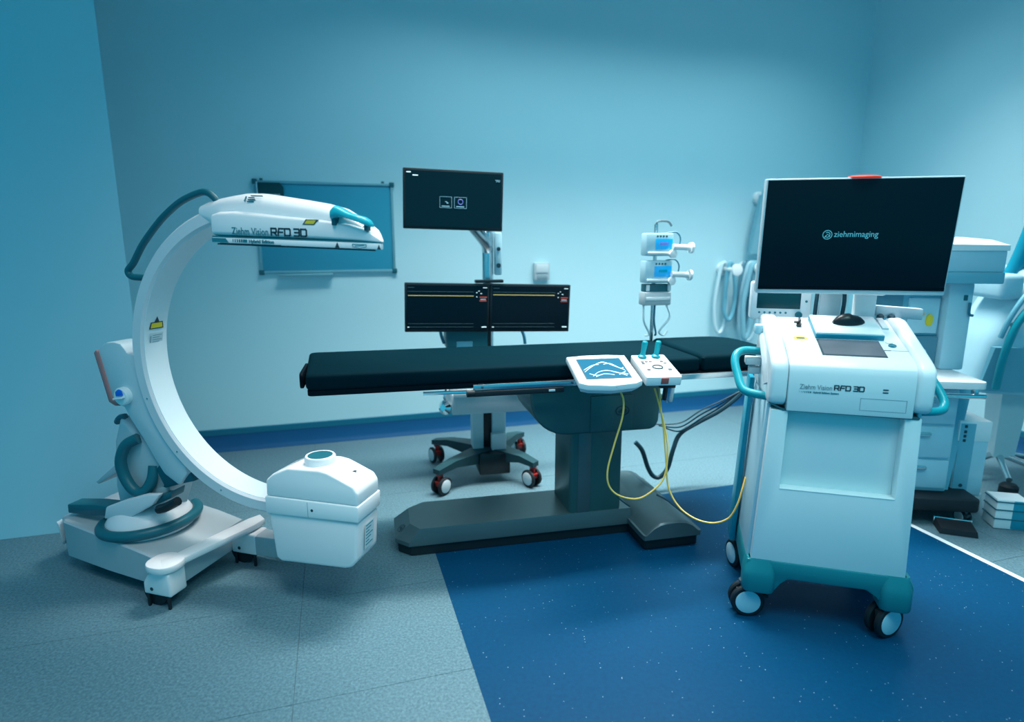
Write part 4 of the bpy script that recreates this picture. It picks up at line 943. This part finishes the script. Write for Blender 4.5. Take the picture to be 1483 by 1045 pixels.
# ventilator with curved shell, far right
VN = thing('ventilator', 'tall pale ventilator with curved shell at the right wall', 'ventilator', (3.13, 3.62, 0), -8)
rings = []
for z, x0, x1, y0, y1 in ((.60, -.30, .30, -.16, .22), (.75, -.29, .32, -.20, .24), (.90, -.28, .33, -.24, .24), (1.02, -.25, .34, -.26, .24), (1.14, -.19, .34, -.24, .24), (1.25, -.13, .33, -.19, .23), (1.33, -.10, .30, -.14, .22), (1.36, -.06, .26, -.10, .20)):
    rings.append([((x0 + x1) / 2 + a, (y0 + y1) / 2 + b_, z) for a, b_ in sup(0, 0, (x1 - x0) / 2, (y1 - y0) / 2, 4.5, 28)])
vsn = MB().loft(rings).build('shell', 'pale_blue', VN)
MB().box((-.27, -.20, 1.17), (-.14, .10, 1.32), .03, 3).build('side_lobe', 'pale_blue', VN)
MB().loft([[(-.29, -.175, .62), (.28, -.175, .62), (.28, -.155, .62), (-.29, -.155, .62)], [(-.285, -.262, .90), (.28, -.262, .90), (.28, -.22, .90), (-.285, -.22, .90)]]).build('lower_apron', 'panel_blue', VN)
MB().cyl((-.20, -.262, 1.03), (-.20, -.24, 1.03), .016, n=14).build('port', 'cable_dark', VN)
MB().box((.02, -.40, .90), (.36, -.10, .935), .008).build('side_shelf', 'white_plastic', VN)
MB().tube([(-.05, -.29, 1.245), (-.10, -.31, 1.215), (-.17, -.31, 1.14), (-.225, -.31, 1.04), (-.255, -.31, .92), (-.265, -.30, .80), (-.26, -.28, .66)], .021, n=12).build('breathing_hose', 'teal', VN, 'curved teal breathing hose')
MB().tube([(-.15, -.27, 1.245), (-.20, -.29, 1.19), (-.25, -.29, 1.08), (-.28, -.28, .96)], .014, n=10).build('breathing_hose', 'panel_blue', VN)
MB().tube([(-.06, -.295, 1.25), (-.02, -.30, 1.225), (.0, -.30, 1.205)], .013, n=8).build('hose_joint', 'teal_dark', VN)
MB().tube([(-.115, .0, 1.28), (-.085, -.02, 1.40), (-.045, -.03, 1.60)], .042, n=16).build('support_arm', 'teal_edge', VN, 'thick leaning blue support arm')
MB().loft([[(-.06, -.04, .16), (.06, -.04, .16), (.06, .08, .16), (-.06, .08, .16)], [(-.08, -.06, .62), (.08, -.06, .62), (.08, .10, .62), (-.08, .10, .62)]]).build('stand_column', 'pale_grey', VN)
for a in (200, 250, 310, 20, 90, 150):
    d = Vector((math.cos(R(a)), math.sin(R(a)), 0))
    MB().cyl(Vector((0, .02, .165)) + d * .03, Vector((0, .02, .105)) + d * .33, .020, .016, n=12).build('stand_leg', 'steel', VN)
    MB().lathe([(.0, 0), (.045, .004), (.048, .02), (.048, .07), (.035, .085), (0, .09)], tuple(Vector((0, .02, .002)) + d * .345), n=18).build('castor', 'rubber', VN)

# small things on the floor at the right
fp = thing('foot_pedal', 'black foot pedal with a steel rim on the pale floor', 'pedal', (2.345, 2.905, 0), -20)
MB().loft([[(-.085, -.055, .002), (.085, -.055, .002), (.085, .055, .002), (-.085, .055, .002)], [(-.08, -.05, .03), (.08, -.05, .03), (.08, .05, .045), (-.08, .05, .045)]]).build('pedal_body', 'rubber', fp)
MB().box((-.088, .052, .025), (.088, .062, .05), .003).build('steel_rim', 'chrome', fp)
wbn = thing('waste_carton', 'small striped white and teal carton on the pale floor', 'carton', (2.66, 2.98, 0), -14)
MB().box((-.075, -.06, .002), (.075, .06, .165), .005).build('carton_body', 'white_plastic', wbn)
MB().box((.0, -.062, .004), (.078, .062, .163), .006).build('dark_side', 'teal_edge', wbn)
for z in (.055, .105, .15): MB().box((-.078, -.064, z), (.080, .064, z + .006), .001).build('stripe', 'teal_dark', wbn)
